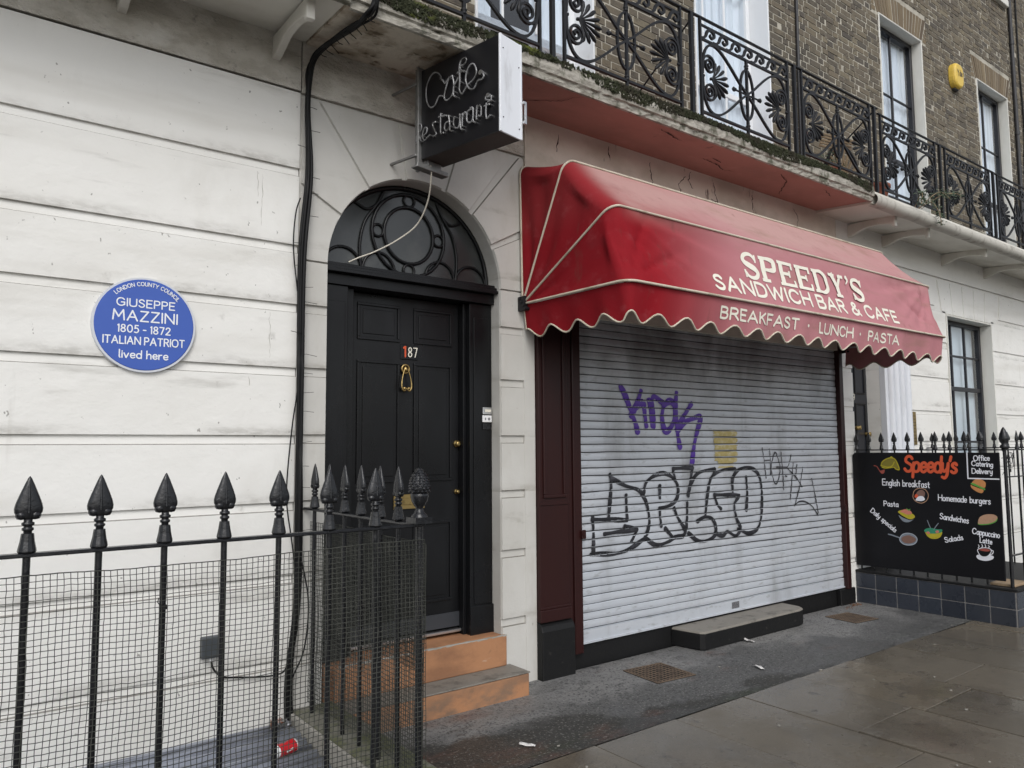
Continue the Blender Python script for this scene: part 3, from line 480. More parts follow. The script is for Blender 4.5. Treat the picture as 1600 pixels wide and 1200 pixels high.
BOARD_TEXT = [("Speedy's", (-0.543, 1.328), (-1.02, 1.316), 0.172), ('English breakfast', (-0.317, 1.197), (-0.771, 1.188), 0.066), ('Pasta', (-0.321, 0.991), (-0.464, 0.988), 0.053), ('Daily specials', (-0.178, 0.926), (-0.418, 0.736), 0.049), ('Homemade burgers', (-0.846, 1.072), (-1.293, 1.059), 0.059), ('Sandwiches', (-0.851, 0.9), (-1.1, 0.873), 0.056), ('Salads', (-0.89, 0.682), (-1.048, 0.721), 0.049), ('Cappuccino', (-1.129, 0.784), (-1.351, 0.763), 0.054), ('Latte', (-1.188, 0.71), (-1.286, 0.703), 0.048), ('Office', (-1.175, 1.451), (-1.307, 1.454), 0.049), ('Catering', (-1.155, 1.405), (-1.33, 1.395), 0.047), ('Delivery', (-1.154, 1.335), (-1.323, 1.331), 0.049)]
BOARD_ART = {'hat': [(-0.31, 1.392), (-0.325, 1.43), (-0.362, 1.457), (-0.411, 1.471), (-0.453, 1.458), (-0.48, 1.405), (-0.492, 1.356), (-0.459, 1.36), (-0.441, 1.378), (-0.396, 1.372), (-0.353, 1.368), (-0.32, 1.376)], 'hatbrim': [(-0.316, 1.392), (-0.375, 1.379), (-0.423, 1.391), (-0.446, 1.431)], 'hattop': [(-0.406, 1.473), (-0.42, 1.482), (-0.432, 1.471)], 'pipestem': [(-0.239, 1.391), (-0.266, 1.384), (-0.287, 1.352), (-0.302, 1.328)], 'pipebowl': [(-0.297, 1.338), (-0.312, 1.312), (-0.337, 1.318), (-0.345, 1.353), (-0.321, 1.346)], 'plate': [(-0.612, 1.107), (-0.624, 1.149), (-0.656, 1.174), (-0.691, 1.18), (-0.73, 1.168), (-0.753, 1.134), (-0.754, 1.098), (-0.735, 1.062), (-0.699, 1.04), (-0.664, 1.04), (-0.63, 1.058), (-0.614, 1.083)], 'plate_meat': [(-0.641, 1.119), (-0.665, 1.154), (-0.7, 1.165), (-0.726, 1.138), (-0.712, 1.096), (-0.672, 1.1)], 'plate_tomato': [(-0.627, 1.103), (-0.641, 1.122), (-0.661, 1.109), (-0.651, 1.088), (-0.631, 1.087)], 'plate_egg': [(-0.635, 1.064), (-0.662, 1.099), (-0.702, 1.104), (-0.723, 1.076), (-0.7, 1.059), (-0.66, 1.057)], 'pasta': [(-0.459, 0.943), (-0.502, 0.961), (-0.553, 0.954), (-0.613, 0.917), (-0.613, 0.891), (-0.57, 0.875), (-0.509, 0.899), (-0.474, 0.923)], 'pasta_sauce': [(-0.48, 0.944), (-0.523, 0.968), (-0.574, 0.961), (-0.593, 0.931), (-0.551, 0.918), (-0.511, 0.931)], 'pasta_bowl': [(-0.463, 0.907), (-0.509, 0.884), (-0.569, 0.867), (-0.606, 0.877), (-0.558, 0.846), (-0.502, 0.852)], 'pasta_leaf': [(-0.539, 0.982), (-0.564, 0.97), (-0.583, 0.977), (-0.564, 0.955)], 'pan': [(-0.468, 0.689), (-0.496, 0.724), (-0.548, 0.739), (-0.603, 0.726), (-0.631, 0.688), (-0.609, 0.645), (-0.557, 0.625), (-0.501, 0.628), (-0.466, 0.657)], 'pan_food': [(-0.478, 0.679), (-0.51, 0.708), (-0.562, 0.718), (-0.612, 0.696), (-0.612, 0.666), (-0.558, 0.64), (-0.502, 0.645)], 'panhandle': [(-0.353, 0.712), (-0.395, 0.705), (-0.473, 0.684)], 'bowl': [(-0.71, 0.766), (-0.754, 0.756), (-0.803, 0.761), (-0.862, 0.778), (-0.855, 0.743), (-0.83, 0.716), (-0.79, 0.705), (-0.752, 0.709), (-0.723, 0.732)], 'greens': [(-0.701, 0.78), (-0.732, 0.801), (-0.776, 0.805), (-0.824, 0.798), (-0.865, 0.799), (-0.857, 0.773), (-0.803, 0.757), (-0.744, 0.754), (-0.71, 0.763)], 'tom1': [(-0.72, 0.762), (-0.74, 0.771), (-0.754, 0.759), (-0.739, 0.745)], 'tom2': [(-0.804, 0.774), (-0.824, 0.79), (-0.837, 0.776), (-0.82, 0.762)], 'fork1': [(-0.735, 0.876), (-0.748, 0.84), (-0.761, 0.805)], 'fork2': [(-0.835, 0.856), (-0.811, 0.824), (-0.79, 0.793)], 'bun_top': [(-1.152, 1.255), (-1.18, 1.279), (-1.22, 1.283), (-1.256, 1.262), (-1.264, 1.238), (-1.252, 1.206), (-1.208, 1.221), (-1.155, 1.242)], 'lettuce': [(-1.142, 1.245), (-1.169, 1.242), (-1.208, 1.221), (-1.253, 1.201), (-1.251, 1.184), (-1.203, 1.207), (-1.146, 1.232)], 'bun_bot': [(-1.137, 1.228), (-1.154, 1.219), (-1.198, 1.202), (-1.242, 1.184), (-1.227, 1.157), (-1.187, 1.167), (-1.144, 1.2)], 'sandwich': [(-1.182, 0.896), (-1.202, 0.941), (-1.257, 0.967), (-1.318, 0.968), (-1.344, 0.946), (-1.323, 0.911), (-1.27, 0.886), (-1.217, 0.878), (-1.185, 0.876)], 'sand_lettuce': [(-1.181, 0.879), (-1.225, 0.879), (-1.279, 0.889), (-1.323, 0.911), (-1.344, 0.941), (-1.332, 0.907), (-1.282, 0.88), (-1.225, 0.869), (-1.188, 0.868)], 'saucer': [(-1.152, 0.586), (-1.175, 0.6), (-1.237, 0.61), (-1.285, 0.6), (-1.295, 0.585), (-1.274, 0.563), (-1.225, 0.548), (-1.177, 0.553), (-1.156, 0.567)], 'cup': [(-1.167, 0.645), (-1.214, 0.664), (-1.258, 0.664), (-1.28, 0.647), (-1.264, 0.612), (-1.236, 0.588), (-1.197, 0.586), (-1.175, 0.608)], 'coffee': [(-1.176, 0.646), (-1.214, 0.658), (-1.253, 0.656), (-1.27, 0.644), (-1.239, 0.634), (-1.195, 0.637)], 'cuph': [(-1.276, 0.649), (-1.293, 0.644), (-1.288, 0.62), (-1.262, 0.606)], 'st1': [(-1.173, 0.686), (-1.179, 0.675), (-1.171, 0.66)], 'st2': [(-1.202, 0.692), (-1.208, 0.678), (-1.2, 0.666)], 'st3': [(-1.229, 0.694), (-1.234, 0.679), (-1.225, 0.665)], 'st4': [(-1.255, 0.687), (-1.264, 0.679), (-1.253, 0.664)], 'border': [(-1.12, 1.519), (-1.117, 1.287), (-1.374, 1.287)]}

# ------------------------------------------------------------------ ground
g = MB(); g.box(-300, 300, -300, 300, -1.2, -0.02); 
gs = g.build('ground', M_gap); gs['kind'] = 'structure'
p = MB(); p.box(-60, 60, -16, -6.0, -0.02, -0.012); o = p.build('road', M_road); o['kind'] = 'structure'
p = MB(); p.box(-60, 60, -6.0, -5.85, -0.02, 0.0); o = p.build('kerb', M_concrete, bevel=0.015, seg=2); o['kind'] = 'structure'
p = MB()
nx, ny = 90, 20
p.grid([[(1.86+(7.74-1.86)*i/nx, -1.0915+1.0915*j/ny, 0.0) for i in range(nx+1)] for j in range(ny+1)])
o = p.build('forecourt', M_asphalt); o['kind'] = 'structure'
# york stone slabs: columns across the pavement, each broken at its own places
p = MB(); xb = -4.0; rr = random.Random(3)
firsts = {0: -1.62, 1: -2.22, 2: -1.86, 3: -1.93, 4: -1.75, 5: -2.05}
cols = [-3.5+0.66*i for i in range(10)] + [3.545, 4.19, 4.83, 5.50, 6.16, 6.80, 7.45, 8.1, 8.8, 9.5, 10.1, 10.8, 11.5, 12.2, 12.9, 13.6, 14.3]
cols = sorted([c for c in cols if c < 3.2 or c >= 3.5] + [2.90] if not any(abs(c-2.9) < 0.25 for c in cols) else [c for c in cols if c < 3.2 or c >= 3.5])
for i in range(len(cols)-1):
    x0, x1 = cols[i]+0.005, cols[i+1]-0.005
    y = -1.0905 if x0 > 1.4 else -1.40
    if x0 > 7.5: y = -1.50
    k = [j for j, c in enumerate((3.545, 3.546, 4.19, 4.83, 5.50)) if abs(c-cols[i]) < 0.01]
    nxt = {3.545: -2.22, 4.19: -1.86, 4.83: -1.93, 5.5: -1.75}.get(round(cols[i], 3), y-rr.uniform(0.45, 0.95))
    while y > -5.8:
        y1 = max(nxt, -5.84)
        dz = rr.uniform(-0.003, 0.003); tx = rr.uniform(-0.003, 0.003)
        p.add([(x0, y1+0.004, dz-tx), (x1, y1+0.004, dz+tx), (x1, y-0.004, dz+tx), (x0, y-0.004, dz-tx), (x0, y1+0.004, -0.05), (x1, y1+0.004, -0.05), (x1, y-0.004, -0.05), (x0, y-0.004, -0.05)],
              [(0, 1, 2, 3), (4, 5, 1, 0), (5, 6, 2, 1), (6, 7, 3, 2), (7, 4, 0, 3)])
        y = y1; nxt = y - rr.uniform(0.65, 1.05)
o = p.build('pavement', M_flag, bevel=0.002); o['kind'] = 'structure'

# ------------------------------------------------------------------ shared facade pieces
def bricks(mb, x0, x1, z0, z1, holes, seed=1, off=0):
    r = random.Random(seed); row = 0; z = z0
    while z < z1-0.02:
        h = 0.0565; x = x0 - (0.17 if row % 2 else 0.0) - 0.03*r.random(); k = row % 2
        while x < x1:
            wd = 0.205 if k % 2 == 0 else 0.096; k += 1
            segs = [(max(x, x0), min(x+wd, x1))]
            for (a, b, za, zb) in holes:
                if z+h > za and z < zb:
                    ns = []
                    for (s, e) in segs:
                        if e <= a or s >= b: ns.append((s, e))
                        else:
                            if s < a: ns.append((s, a))
                            if e > b: ns.append((b, e))
                    segs = ns
            for (s, e) in segs:
                if e-s < 0.02: continue
                y = r.uniform(-0.0035, 0.002); dz = r.uniform(-0.003, 0.003); c = r.uniform(0.003, 0.009); t = r.uniform(-0.003, 0.003)
                a, b, zz0, zz1 = s+c*0.5, e-c*0.5, z+dz, z+h+dz+r.uniform(-0.003, 0.002)
                vs = [(a, y, zz0), (b, y+t, zz0+t*0.6), (b, y+t, zz1+t*0.6), (a, y, zz1), (a, 0.02, zz0), (b, 0.02, zz0), (b, 0.02, zz1), (a, 0.02, zz1)]
                mb.add(vs, [(0, 1, 2, 3), (4, 0, 3, 7), (1, 5, 6, 2), (3, 2, 6, 7), (4, 5, 1, 0)])
            x += wd+0.012
        z += 0.0680; row += 1
def wall_with_holes(mb, x0, x1, z0, z1, holes, y0, y1):
    xs = sorted({x0, x1, *[h[0] for h in holes], *[h[1] for h in holes]}); 
    for a, b in zip(xs[:-1], xs[1:]):
        hs = sorted([(h[2], h[3]) for h in holes if h[0] <= a+1e-6 and h[1] >= b-1e-6]); z = z0
        for (ha, hb) in hs:
            if ha > z: mb.box(a, b, y0, y1, z, ha)
            z = max(z, hb)
        if z < z1: mb.box(a, b, y0, y1, z, z1)
def sash(parent, x0, x1, z0, z1, rec, fm, rm, cols, rows, mid=None, backing='curtain', raised=0.0, glassm=None, name='window', bar=0.022, stile=0.055):
    """a box sash window: part window > frame(itself), reveal, pane, curtain"""
    f = MB(); d0, d1 = rec, rec+0.05
    f.box(x0, x0+stile, d0, d1+0.04, z0, z1); f.box(x1-stile, x1, d0, d1+0.04, z0, z1)
    f.box(x0+stile, x1-stile, d0, d1+0.04, z1-stile, z1); f.box(x0+stile, x1-stile, d0, d1+0.04, z0, z0+stile)
    X0, X1 = x0+stile, x1-stile; Z0, Z1 = z0+stile+raised, z1-stile
    mid = mid or (Z0+Z1)/2
    f.box(X0, X1, d0+0.012, d1, mid-0.028, mid+0.028)
    lo = max(Z0, 0)
    if raised: f.box(X0, X1, d0+0.03, d1+0.02, Z0, Z0+0.075)
    for (a, b) in ((Z0+(0.075 if raised else 0), mid-0.028), (mid+0.028, Z1)):
        for i in range(1, cols): xx = X0+(X1-X0)*i/cols; f.box(xx-bar/2, xx+bar/2, d0+0.015, d1-0.004, a, b)
        if b > mid: 
            for j in range(1, rows): zz = a+(b-a)*j/rows; f.box(X0, X1, d0+0.017, d1-0.006, zz-bar/2, zz+bar/2)
        else:
            for j in range(1, rows): zz = a+(b-a)*j/rows; f.box(X0, X1, d0+0.017, d1-0.006, zz-bar/2, zz+bar/2)
    w_ = f.build(name, fm, parent, bevel=0.004)
    pn = MB(); pn.add([(X0, d0+0.03, Z0), (X1, d0+0.03, Z0), (X1, d0+0.03, Z1), (X0, d0+0.03, Z1)], [(0, 1, 2, 3)])
    pn.build('pane', glassm or M_glass, w_)
    rv = MB(); t = 0.02
    rv.box(x0-t, x0, -0.012, rec+0.09, z0, z1); rv.box(x1, x1+t, -0.012, rec+0.09, z0, z1); rv.box(x0-t, x1+t, -0.012, rec+0.09, z1, z1+t)
    rv.build('reveal', rm, w_, bevel=0.003)
    c = MB(); n = 60; yb = rec+0.10
    if backing == 'curtain':
        c.grid([[(x0+(x1-x0)*i/n, yb+0.02*math.sin(i*1.1)+0.012*math.sin(i*2.3+1), z) for i in range(n+1)] for z in (z0, z1)]); c.build('curtain', M_curtain, w_)
    elif backing == 'blind':
        c.box(x0, x1, yb, yb+0.01, z0, z1); c.build('blind', M_blind, w_)
    elif backing == 'parted':
        for (a, b) in ((x0, x0+(x1-x0)*0.30), (x1-(x1-x0)*0.36, x1)):
            c.grid([[(a+(b-a)*i/30, yb+0.03*math.sin(i*1.3), z) for i in range(31)] for z in (z0, z1)])
        c.build('curtain', M_curtain, w_)
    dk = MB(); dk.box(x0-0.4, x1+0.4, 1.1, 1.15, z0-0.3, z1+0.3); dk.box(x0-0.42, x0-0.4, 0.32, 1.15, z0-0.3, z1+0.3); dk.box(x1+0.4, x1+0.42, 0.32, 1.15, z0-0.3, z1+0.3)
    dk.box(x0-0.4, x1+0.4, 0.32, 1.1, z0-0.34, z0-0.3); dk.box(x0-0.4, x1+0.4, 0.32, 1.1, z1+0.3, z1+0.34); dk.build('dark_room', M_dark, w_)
    return w_
def rust_profile(zs, top, bot=-0.3):
    """section of a rusticated wall: each joint is undercut at the top and splayed out below"""
    pr = [(0.0, bot)]
    for z in zs: pr += [(-0.001, z-0.052), (0.003, z-0.049), (0.012, z-0.047), (0.016, z-0.004), (0.016, z), (0.0, z)]
    pr.append((0.0, top)); return pr
def rust_wall(mb, x0, x1, zs, top, bot=-0.3, back=0.3):
    pr = rust_profile(zs, top, bot); n = max(2, int((x1-x0)/0.4))
    mb.grid([[(x0+(x1-x0)*i/n, y, z) for i in range(n+1)] for (y, z) in pr], smooth=False)
    poly = pr + [(back, top), (back, bot)]
    for x in (x0, x1): mb.add([(x, y, z) for y, z in poly], [tuple(range(len(poly)))])
    mb.add([(x0, 0, top), (x1, 0, top), (x1, back, top), (x0, back, top)], [(0, 1, 2, 3)])
def bracket(parent, x, z, m, w_=0.046, depth=0.5, h=0.13):
    b = MB()
    prof = [(0.0, z), (-depth, z-0.01), (-depth, z-0.10), (-depth+0.04, z-0.10), (-depth*0.86, z-0.092), (-depth*0.70, z-0.076), (-depth*0.52, z-0.072), (-depth*0.36, z-0.082), (-depth*0.22, z-0.108), (-depth*0.10, z-h), (0.0, z-h-0.008)]
    b.prism(prof, 'x', x-w_/2, x+w_/2)
    b.box(x-w_/2-0.002, x+w_/2+0.002, -depth-0.022, -depth+0.016, z-0.128, z-0.004)
    return b.build('bracket', m, parent, bevel=0.006, seg=2)

# ------------------------------------------------------------------ left house: white stucco
HL = thing('terraced_house', 'white stucco house front with long horizontal grooves behind the spiked railing', 'house', (-3.0, 0, 0), 'terraced houses')
b = MB(); rust_wall(b, -3.0, 1.628, JZ, 3.70); b.build('stucco_wall', M_white, HL)
b = MB(); n = 60
b.grid([[(-3.0+4.628*i/n, -0.006-0.004*math.sin(i*0.9)*(j > 0), z) for i in range(n+1)] for j, z in enumerate((3.712, 3.76, 3.85, 4.02))]); b.box(-3.0, 1.628, 0.0, 0.3, 3.712, 4.1)
b.build('frieze', M_frieze, HL)
b = MB(); b.prism([(0, 4.02), (-0.60, 3.985), (-0.60, 4.12), (0, 4.12)], 'x', -3.0, 1.65); bal = b.build('balcony', M_white_soffit, HL)
b = MB(); b.prism([(-0.601, 3.95), (-0.64, 3.95), (-0.66, 4.0), (-0.66, 4.10), (-0.601, 4.12)], 'x', -3.0, 1.65); b.build('balcony_edge', M_ledge, bal, bevel=0.006)
for x in (-2.4, -1.62, -0.86, -0.10, 0.665, 1.475): bracket(HL, x, 3.99, M_white_soffit)
b = MB(); b.box(-3.0, 1.64, 0.0035, 0.32, 4.12, 8.7); b.build('mortar_bed', M_mortar, HL)
b = MB(); bricks(b, -1.0, 1.64, 4.13, 8.7, [], 21); b.build('brick_wall', M_brick, HL)

def crack(name, pts, w_, fm, parent, m, seed):
    ik = Ink(fm, 0.0005, 0.0001); r = random.Random(seed); P = resample(pts, 0.02); n = len(P)
    P = [Vector((p_[0]+r.gauss(0, 0.006*min(1, w_*120)), p_[1]+r.gauss(0, 0.004*min(1, w_*120)))) for p_ in P]
    ik.strip(P, w_, False, None, [w_*(0.35+0.9*r.random())*math.sin(PI*(i+0.6)/(n+0.2))**0.5 for i in range(n)]); return ik.build(name, m, parent)
M_hair = mat('hairline_grey', (0.42, 0.40, 0.36), 0.9)
fml = lambda u, v, h: Vector((u, -0.0006-h, v))
for i, pts in enumerate(([(1.385, 3.17), (1.388, 3.02)], [(1.415, 3.16), (1.412, 2.86)], [(1.47, 2.37), (1.475, 2.11)], [(1.36, 2.0), (1.362, 1.95)])):
    crack('hairline_crack', pts, 0.0035, fml, HL, M_hair, 60+i)

# ------------------------------------------------------------------ middle house: cafe with flat above
HM = thing('terraced_house', 'brown brick house with arched black door and cafe shopfront, between the two paler fronts', 'house', (1.64, 0, 0), 'terraced houses')
CX, CZ, AR = 2.452, 2.70, 0.635
arc = [(CX+AR*math.cos(PI-PI*i/32), CZ+AR*math.sin(PI-PI*i/32)) for i in range(33)]
b = MB()
poly = [(1.634, -0.3), (CX-AR, -0.3)] + arc + [(CX+AR, -0.3), (3.385, -0.3), (3.385, 3.70), (1.634, 3.70)]
b.prism(poly, 'y', 0.30, 0.014)
def block(pl, ch=0.006): b.prism(pl, 'y', 0.016, -0.001, ch)
zs = [-0.25] + JZ[:7]
for i in range(len(zs)-1):
    z0, z1 = zs[i], zs[i+1]-0.044
    if z1 > 2.70: z1 = 2.70-0.0
    block([(1.642, z0), (CX-AR, z0), (CX-AR, z1), (1.642, z1)])
    block([(CX+AR, z0), (3.30, z0), (3.30, z1), (CX+AR, z1)])
angs = [0, 27, 52, 74, 101, 127, 152, 180]
X0, X1, Z1 = 1.642, 3.384, 3.685
def hit(a):
    c, s_ = math.cos(a), math.sin(a); t = 1e9
    if c > 1e-6: t = min(t, (X1-CX)/c)
    if c < -1e-6: t = min(t, (X0-CX)/c)
    if s_ > 1e-6: t = min(t, (Z1-CZ)/s_)
    return (CX+c*t, CZ+s_*t), t
for i in range(len(angs)-1):
    g0 = 0.0 if i == 0 else 0.021; g1 = 0.0 if i == len(angs)-2 else 0.021
    a0, a1 = R(angs[i])+g0/0.9, R(angs[i+1])-g1/0.9
    inner = [(CX+AR*math.cos(a0+(a1-a0)*k/8), CZ+AR*math.sin(a0+(a1-a0)*k/8)) for k in range(9)]
    outer = [hit(a1)[0]]
    for (cx_, cz_) in ((X0, Z1), (X1, Z1)):
        ca = math.atan2(cz_-CZ, cx_-CX)
        if a0 < ca < a1: outer.append((cx_, cz_))
    outer.append(hit(a0)[0])
    block(inner+outer)
b.build('rendered_wall', M_cream, HM)
b = MB(); b.box(3.290, 3.385, -0.0035, 0.013, -0.2, 2.66); b.build('plain_margin', M_cream, HM)
b = MB(); n = 80
b.grid([[(1.634+(3.30-1.634)*i/n, -0.012-0.003*math.sin(i*0.7), z) for i in range(n+1)] for z in (3.702, 3.78, 3.9, 4.02)]); b.box(1.634, 3.30, -0.004, 0.3, 3.702, 4.05)
b.build('frieze', M_frieze, HM)
b = MB(); b.box(3.30, 7.47, -0.02, 0.3, 2.58, 4.03); b.build('shop_fascia', M_fascia, HM)
# balcony slab: dirty plaster soffit at the left, pink paint over the shop
b = MB(); b.prism([(-0.02, 4.005), (-0.585, 3.955), (-0.585, 4.085), (-0.02, 4.085)], 'x', 2.86, 7.10); slab = b.build('balcony', M_pink, HM)
b = MB(); b.prism([(0.0, 4.005), (-0.585, 3.965), (-0.585, 4.085), (0.0, 4.085)], 'x', 1.652, 2.858); b.build('soffit', M_soffit_dirty, slab)
b = MB(); n = 110; rr = random.Random(5)
prof = [(-0.586, 3.945), (-0.612, 3.942), (-0.617, 3.965), (-0.617, 3.985), (-0.632, 3.992), (-0.637, 4.03), (-0.634, 4.082), (-0.586, 4.092)]
jit = [[rr.gauss(0, 0.0035) for _ in range(n+1)] for _ in prof]
b.grid([[(1.655+(7.105-1.655)*i/n, y+jit[j][i], z+jit[j][i]*0.9) for i in range(n+1)] for j, (y, z) in enumerate(prof)], smooth=False)
b.build('stone_edge', M_ledge, slab)
b = MB(); rr = random.Random(11)
for i in range(19000):
    x = rr.uniform(1.75, 7.05); dens = 0.5+0.5*math.sin(x*2.1+0.6)*math.sin(x*0.83+2)+0.3*math.sin(x*7.3)
    if rr.random() > dens*0.9+0.30: continue
    t = rr.random()
    c = Vector((x, -0.634+rr.uniform(-0.006, 0.008), 4.092-0.088*t**1.2*(0.68+0.32*math.sin(x*3.7)))) if rr.random() < 0.62 else Vector((x, -0.632+rr.uniform(0, 0.07), 4.092))
    s_ = rr.uniform(0.006, 0.016); d = Vector((rr.gauss(0, 0.4), -0.5*rr.random(), rr.random()*0.8+0.2)).normalized()
    u_ = d.orthogonal().normalized(); v_ = d.cross(u_)
    b.add([c+u_*s_, c-u_*s_*0.5+v_*s_*0.87, c-u_*s_*0.5-v_*s_*0.87, c+d*s_*1.6], [(0, 1, 3), (1, 2, 3), (2, 0, 3)])
b.build('moss', M_moss, slab, kind='stuff')
M_crack = mat('dark_crack', (0.035, 0.020, 0.014), 0.9)
fmf = lambda u, v, h: Vector((u, -0.0202-h, v))
for i, pts in enumerate(([(4.62, 3.96), (4.64, 3.80), (4.61, 3.66)], [(4.14, 3.97), (4.16, 3.86)], [(5.06, 3.93), (4.98, 3.84), (5.02, 3.74)], [(5.14, 3.98), (5.10, 3.90), (5.17, 3.84)], [(5.45, 3.95), (5.47, 3.84), (5.52, 3.76)], [(5.42, 3.80), (5.50, 3.78)], [(6.02, 3.96), (6.03, 3.78)], [(6.7, 3.95), (6.78, 3.86), (6.74, 3.75)], [(3.62, 3.93), (3.60, 3.80)])):
    crack('crack', pts, 0.011, fmf, HM, M_crack, i)
fms = lambda u, v, h: Vector((u, v, 4.0035+0.0885*v-0.0012-h))
for i, pts in enumerate(([(2.95, -0.08), (3.12, -0.25), (3.30, -0.40), (3.36, -0.55)], [(4.95, -0.30), (5.20, -0.27), (5.32, -0.22), (5.42, -0.26)], [(5.0, -0.36), (5.15, -0.33)], [(5.75, -0.50), (6.0, -0.40), (6.3, -0.12)], [(4.2, -0.52), (4.5, -0.45)], [(6.45, -0.5), (6.7, -0.42)])):
    crack('crack', pts, 0.010, fms, slab, M_crack, 20+i)
# brick front of the first floor
HOLM = [(2.88, 4.025, 4.0, 7.3), (5.27, 6.414, 4.0, 7.3)]
b = MB(); wall_with_holes(b, 1.64, 7.50, 4.03, 8.7, HOLM, 0.0035, 0.32); b.build('mortar_bed', M_mortar, HM)
b = MB(); bricks(b, 1.645, 7.50, 4.10, 8.7, HOLM, 4); b.build('brick_wall', M_brick, HM)
sash(HM, 2.90, 4.005, 4.10, 7.28, 0.20, M_frame_w, M_frame_w, 3, 2, mid=6.2, backing='parted', raised=0.60)
sash(HM, 5.29, 6.394, 4.10, 7.28, 0.20, M_frame_w, M_frame_w, 3, 2, mid=5.02, backing='curtain')
# street door
b = MB()
b.prism([(CX-AR+0.001, 2.735)]+[(CX+(AR-0.002)*math.cos(PI-PI*i/24), 2.735+(AR-0.036)*math.sin(PI-PI*i/24)) for i in range(25)], 'y', 0.16, 0.15)
fan = b.build('fanlight', M_darkglass, HM)
b = MB(); fy = 0.142; fc = (CX-0.01, 3.005)
def ell(cx_, cz_, rx, rz, n=28, a0=0, a1=2*PI): return [(cx_+rx*math.cos(a0+(a1-a0)*i/n), fy, cz_+rz*math.sin(a0+(a1-a0)*i/n)) for i in range(n if abs(a1-a0-2*PI) < 1e-6 else n+1)]
for (rx, rz) in ((0.185, 0.19), (0.272, 0.275)): b.tube(ell(*fc, rx, rz), 0.012, 6, closed=True)
for (dx, dz) in ((-0.228, 0), (0.228, 0), (0, 0.235), (0, -0.235)): b.tube(ell(fc[0]+dx, fc[1]+dz, 0.04, 0.04, 16), 0.009, 6, closed=True)
b.tube(ell(CX, 2.735, AR-0.018, AR-0.05, 30, 0, PI), 0.016, 6)
for sgn in (-1, 1):
    for (cx_, r_) in ((0.23, 0.115), (0.48, 0.125)): b.tube(ell(CX+sgn*cx_, 2.735, r_, 0.125, 14, 0, PI), 0.010, 6)
    b.tube([(p_[0], fy, p_[1]) for p_ in catmull([(CX+sgn*0.355, 2.74), (CX+sgn*0.365, 2.90), (CX+sgn*0.33, 3.05), (CX+sgn*0.25, 3.17), (CX+sgn*0.20, 3.27)], 6)], 0.010, 6)
    b.tube([(p_[0], fy, p_[1]) for p_ in catmull([(CX+sgn*0.25, 3.17), (CX+sgn*0.32, 3.13), (CX+sgn*0.40, 3.16)], 6)], 0.009, 6)
b.build('tracery', M_black, fan)
dk = MB(); dk.box(1.7, 3.2, 0.34, 0.36, 0.2, 3.4); dk.build('dark_hall', M_dark, HM)
b = MB()
b.box(CX-AR+0.002, 3.085, 0.02, 0.20, 2.668, 2.690); b.box(CX-AR+0.002, 3.085, 0.035, 0.20, 2.690, 2.712); b.box(CX-AR+0.002, 3.085, 0.06, 0.20, 2.712, 2.734)
b.box(CX-AR+0.002, 3.085, 0.07, 0.24, 2.60, 2.667)
b.box(CX-AR+0.002, 1.985, 0.085, 0.30, 0.33, 2.598); b.box(2.90, 3.085, 0.105, 0.30, 0.33, 2.598)
b.box(1.986, 2.045, 0.13, 0.30, 0.33, 2.598); b.box(2.875, 2.899, 0.15, 0.30, 0.33, 2.598)
b.box(2.93, 3.055, 0.098, 0.104, 0.55, 2.50); b.box(1.84, 1.965, 0.078, 0.084, 0.55, 2.50)
b.box(2.895, 3.086, 0.092, 0.1045, 0.33, 0.54)
b.build('door_frame', M_black, HM, bevel=0.006, seg=2)
b = MB(); DY = 0.205
b.box(2.046, 2.874, DY, DY+0.05, 0.405, 2.597)
# panels: sunk field with a raised bead round it
door = b.build('front_door', M_black, HM, bevel=0.003)
for (x0, x1, z0, z1) in ((2.105, 2.41, 2.295, 2.535), (2.515, 2.815, 2.295, 2.535), (2.105, 2.41, 1.38, 2.165), (2.515, 2.815, 1.38, 2.165), (2.105, 2.41, 0.585, 1.115), (2.515, 2.815, 0.585, 1.115)):
    q = MB(); 
    for (a, c_, e, f_) in ((x0, x1, z0, z0+0.018), (x0, x1, z1-0.018, z1), (x0, x0+0.018, z0+0.018, z1-0.018), (x1-0.018, x1, z0+0.018, z1-0.018)): q.box(a, c_, DY-0.011, DY-0.0005, e, f_)
    q.box(x0+0.04, x1-0.04, DY-0.006, DY-0.0005, z0+0.04, z1-0.04)
    q.build('panel', M_black, door, bevel=0.005, seg=2)
q = MB(); q.box(2.046, 2.874, DY-0.006, DY-0.0005, 0.405, 0.50); q.build('kick_board', mat('grey_kick_plate', (0.035, 0.038, 0.044), 0.4), door)
q = MB(); q.box(2.415, 2.545, DY-0.008, DY-0.001, 2.185, 2.285); q.build('number_plate', M_black, door, bevel=0.003)
ik = Ink(lambda u, v, h: Vector((u, DY-0.0085-h, v)), 0.0008)
write(ik, '87', (2.472, 2.205), (2.538, 2.205), 0.06, 0.007, gap=0.35); ik.build('house_number', M_letter, door)
ik = Ink(lambda u, v, h: Vector((u, DY-0.0085-h, v)), 0.0008)
write(ik, '1', (2.437, 2.205), (2.449, 2.205), 0.064, 0.012); ik.build('house_number', M_orange, door)
q = MB(); kx, kz = 2.445, 2.09
q.tube([(kx+0.028*math.cos(a), DY-0.02, kz+0.03+0.028*math.sin(a)) for a in [2*PI*i/14 for i in range(14)]], 0.007, 6, closed=True)
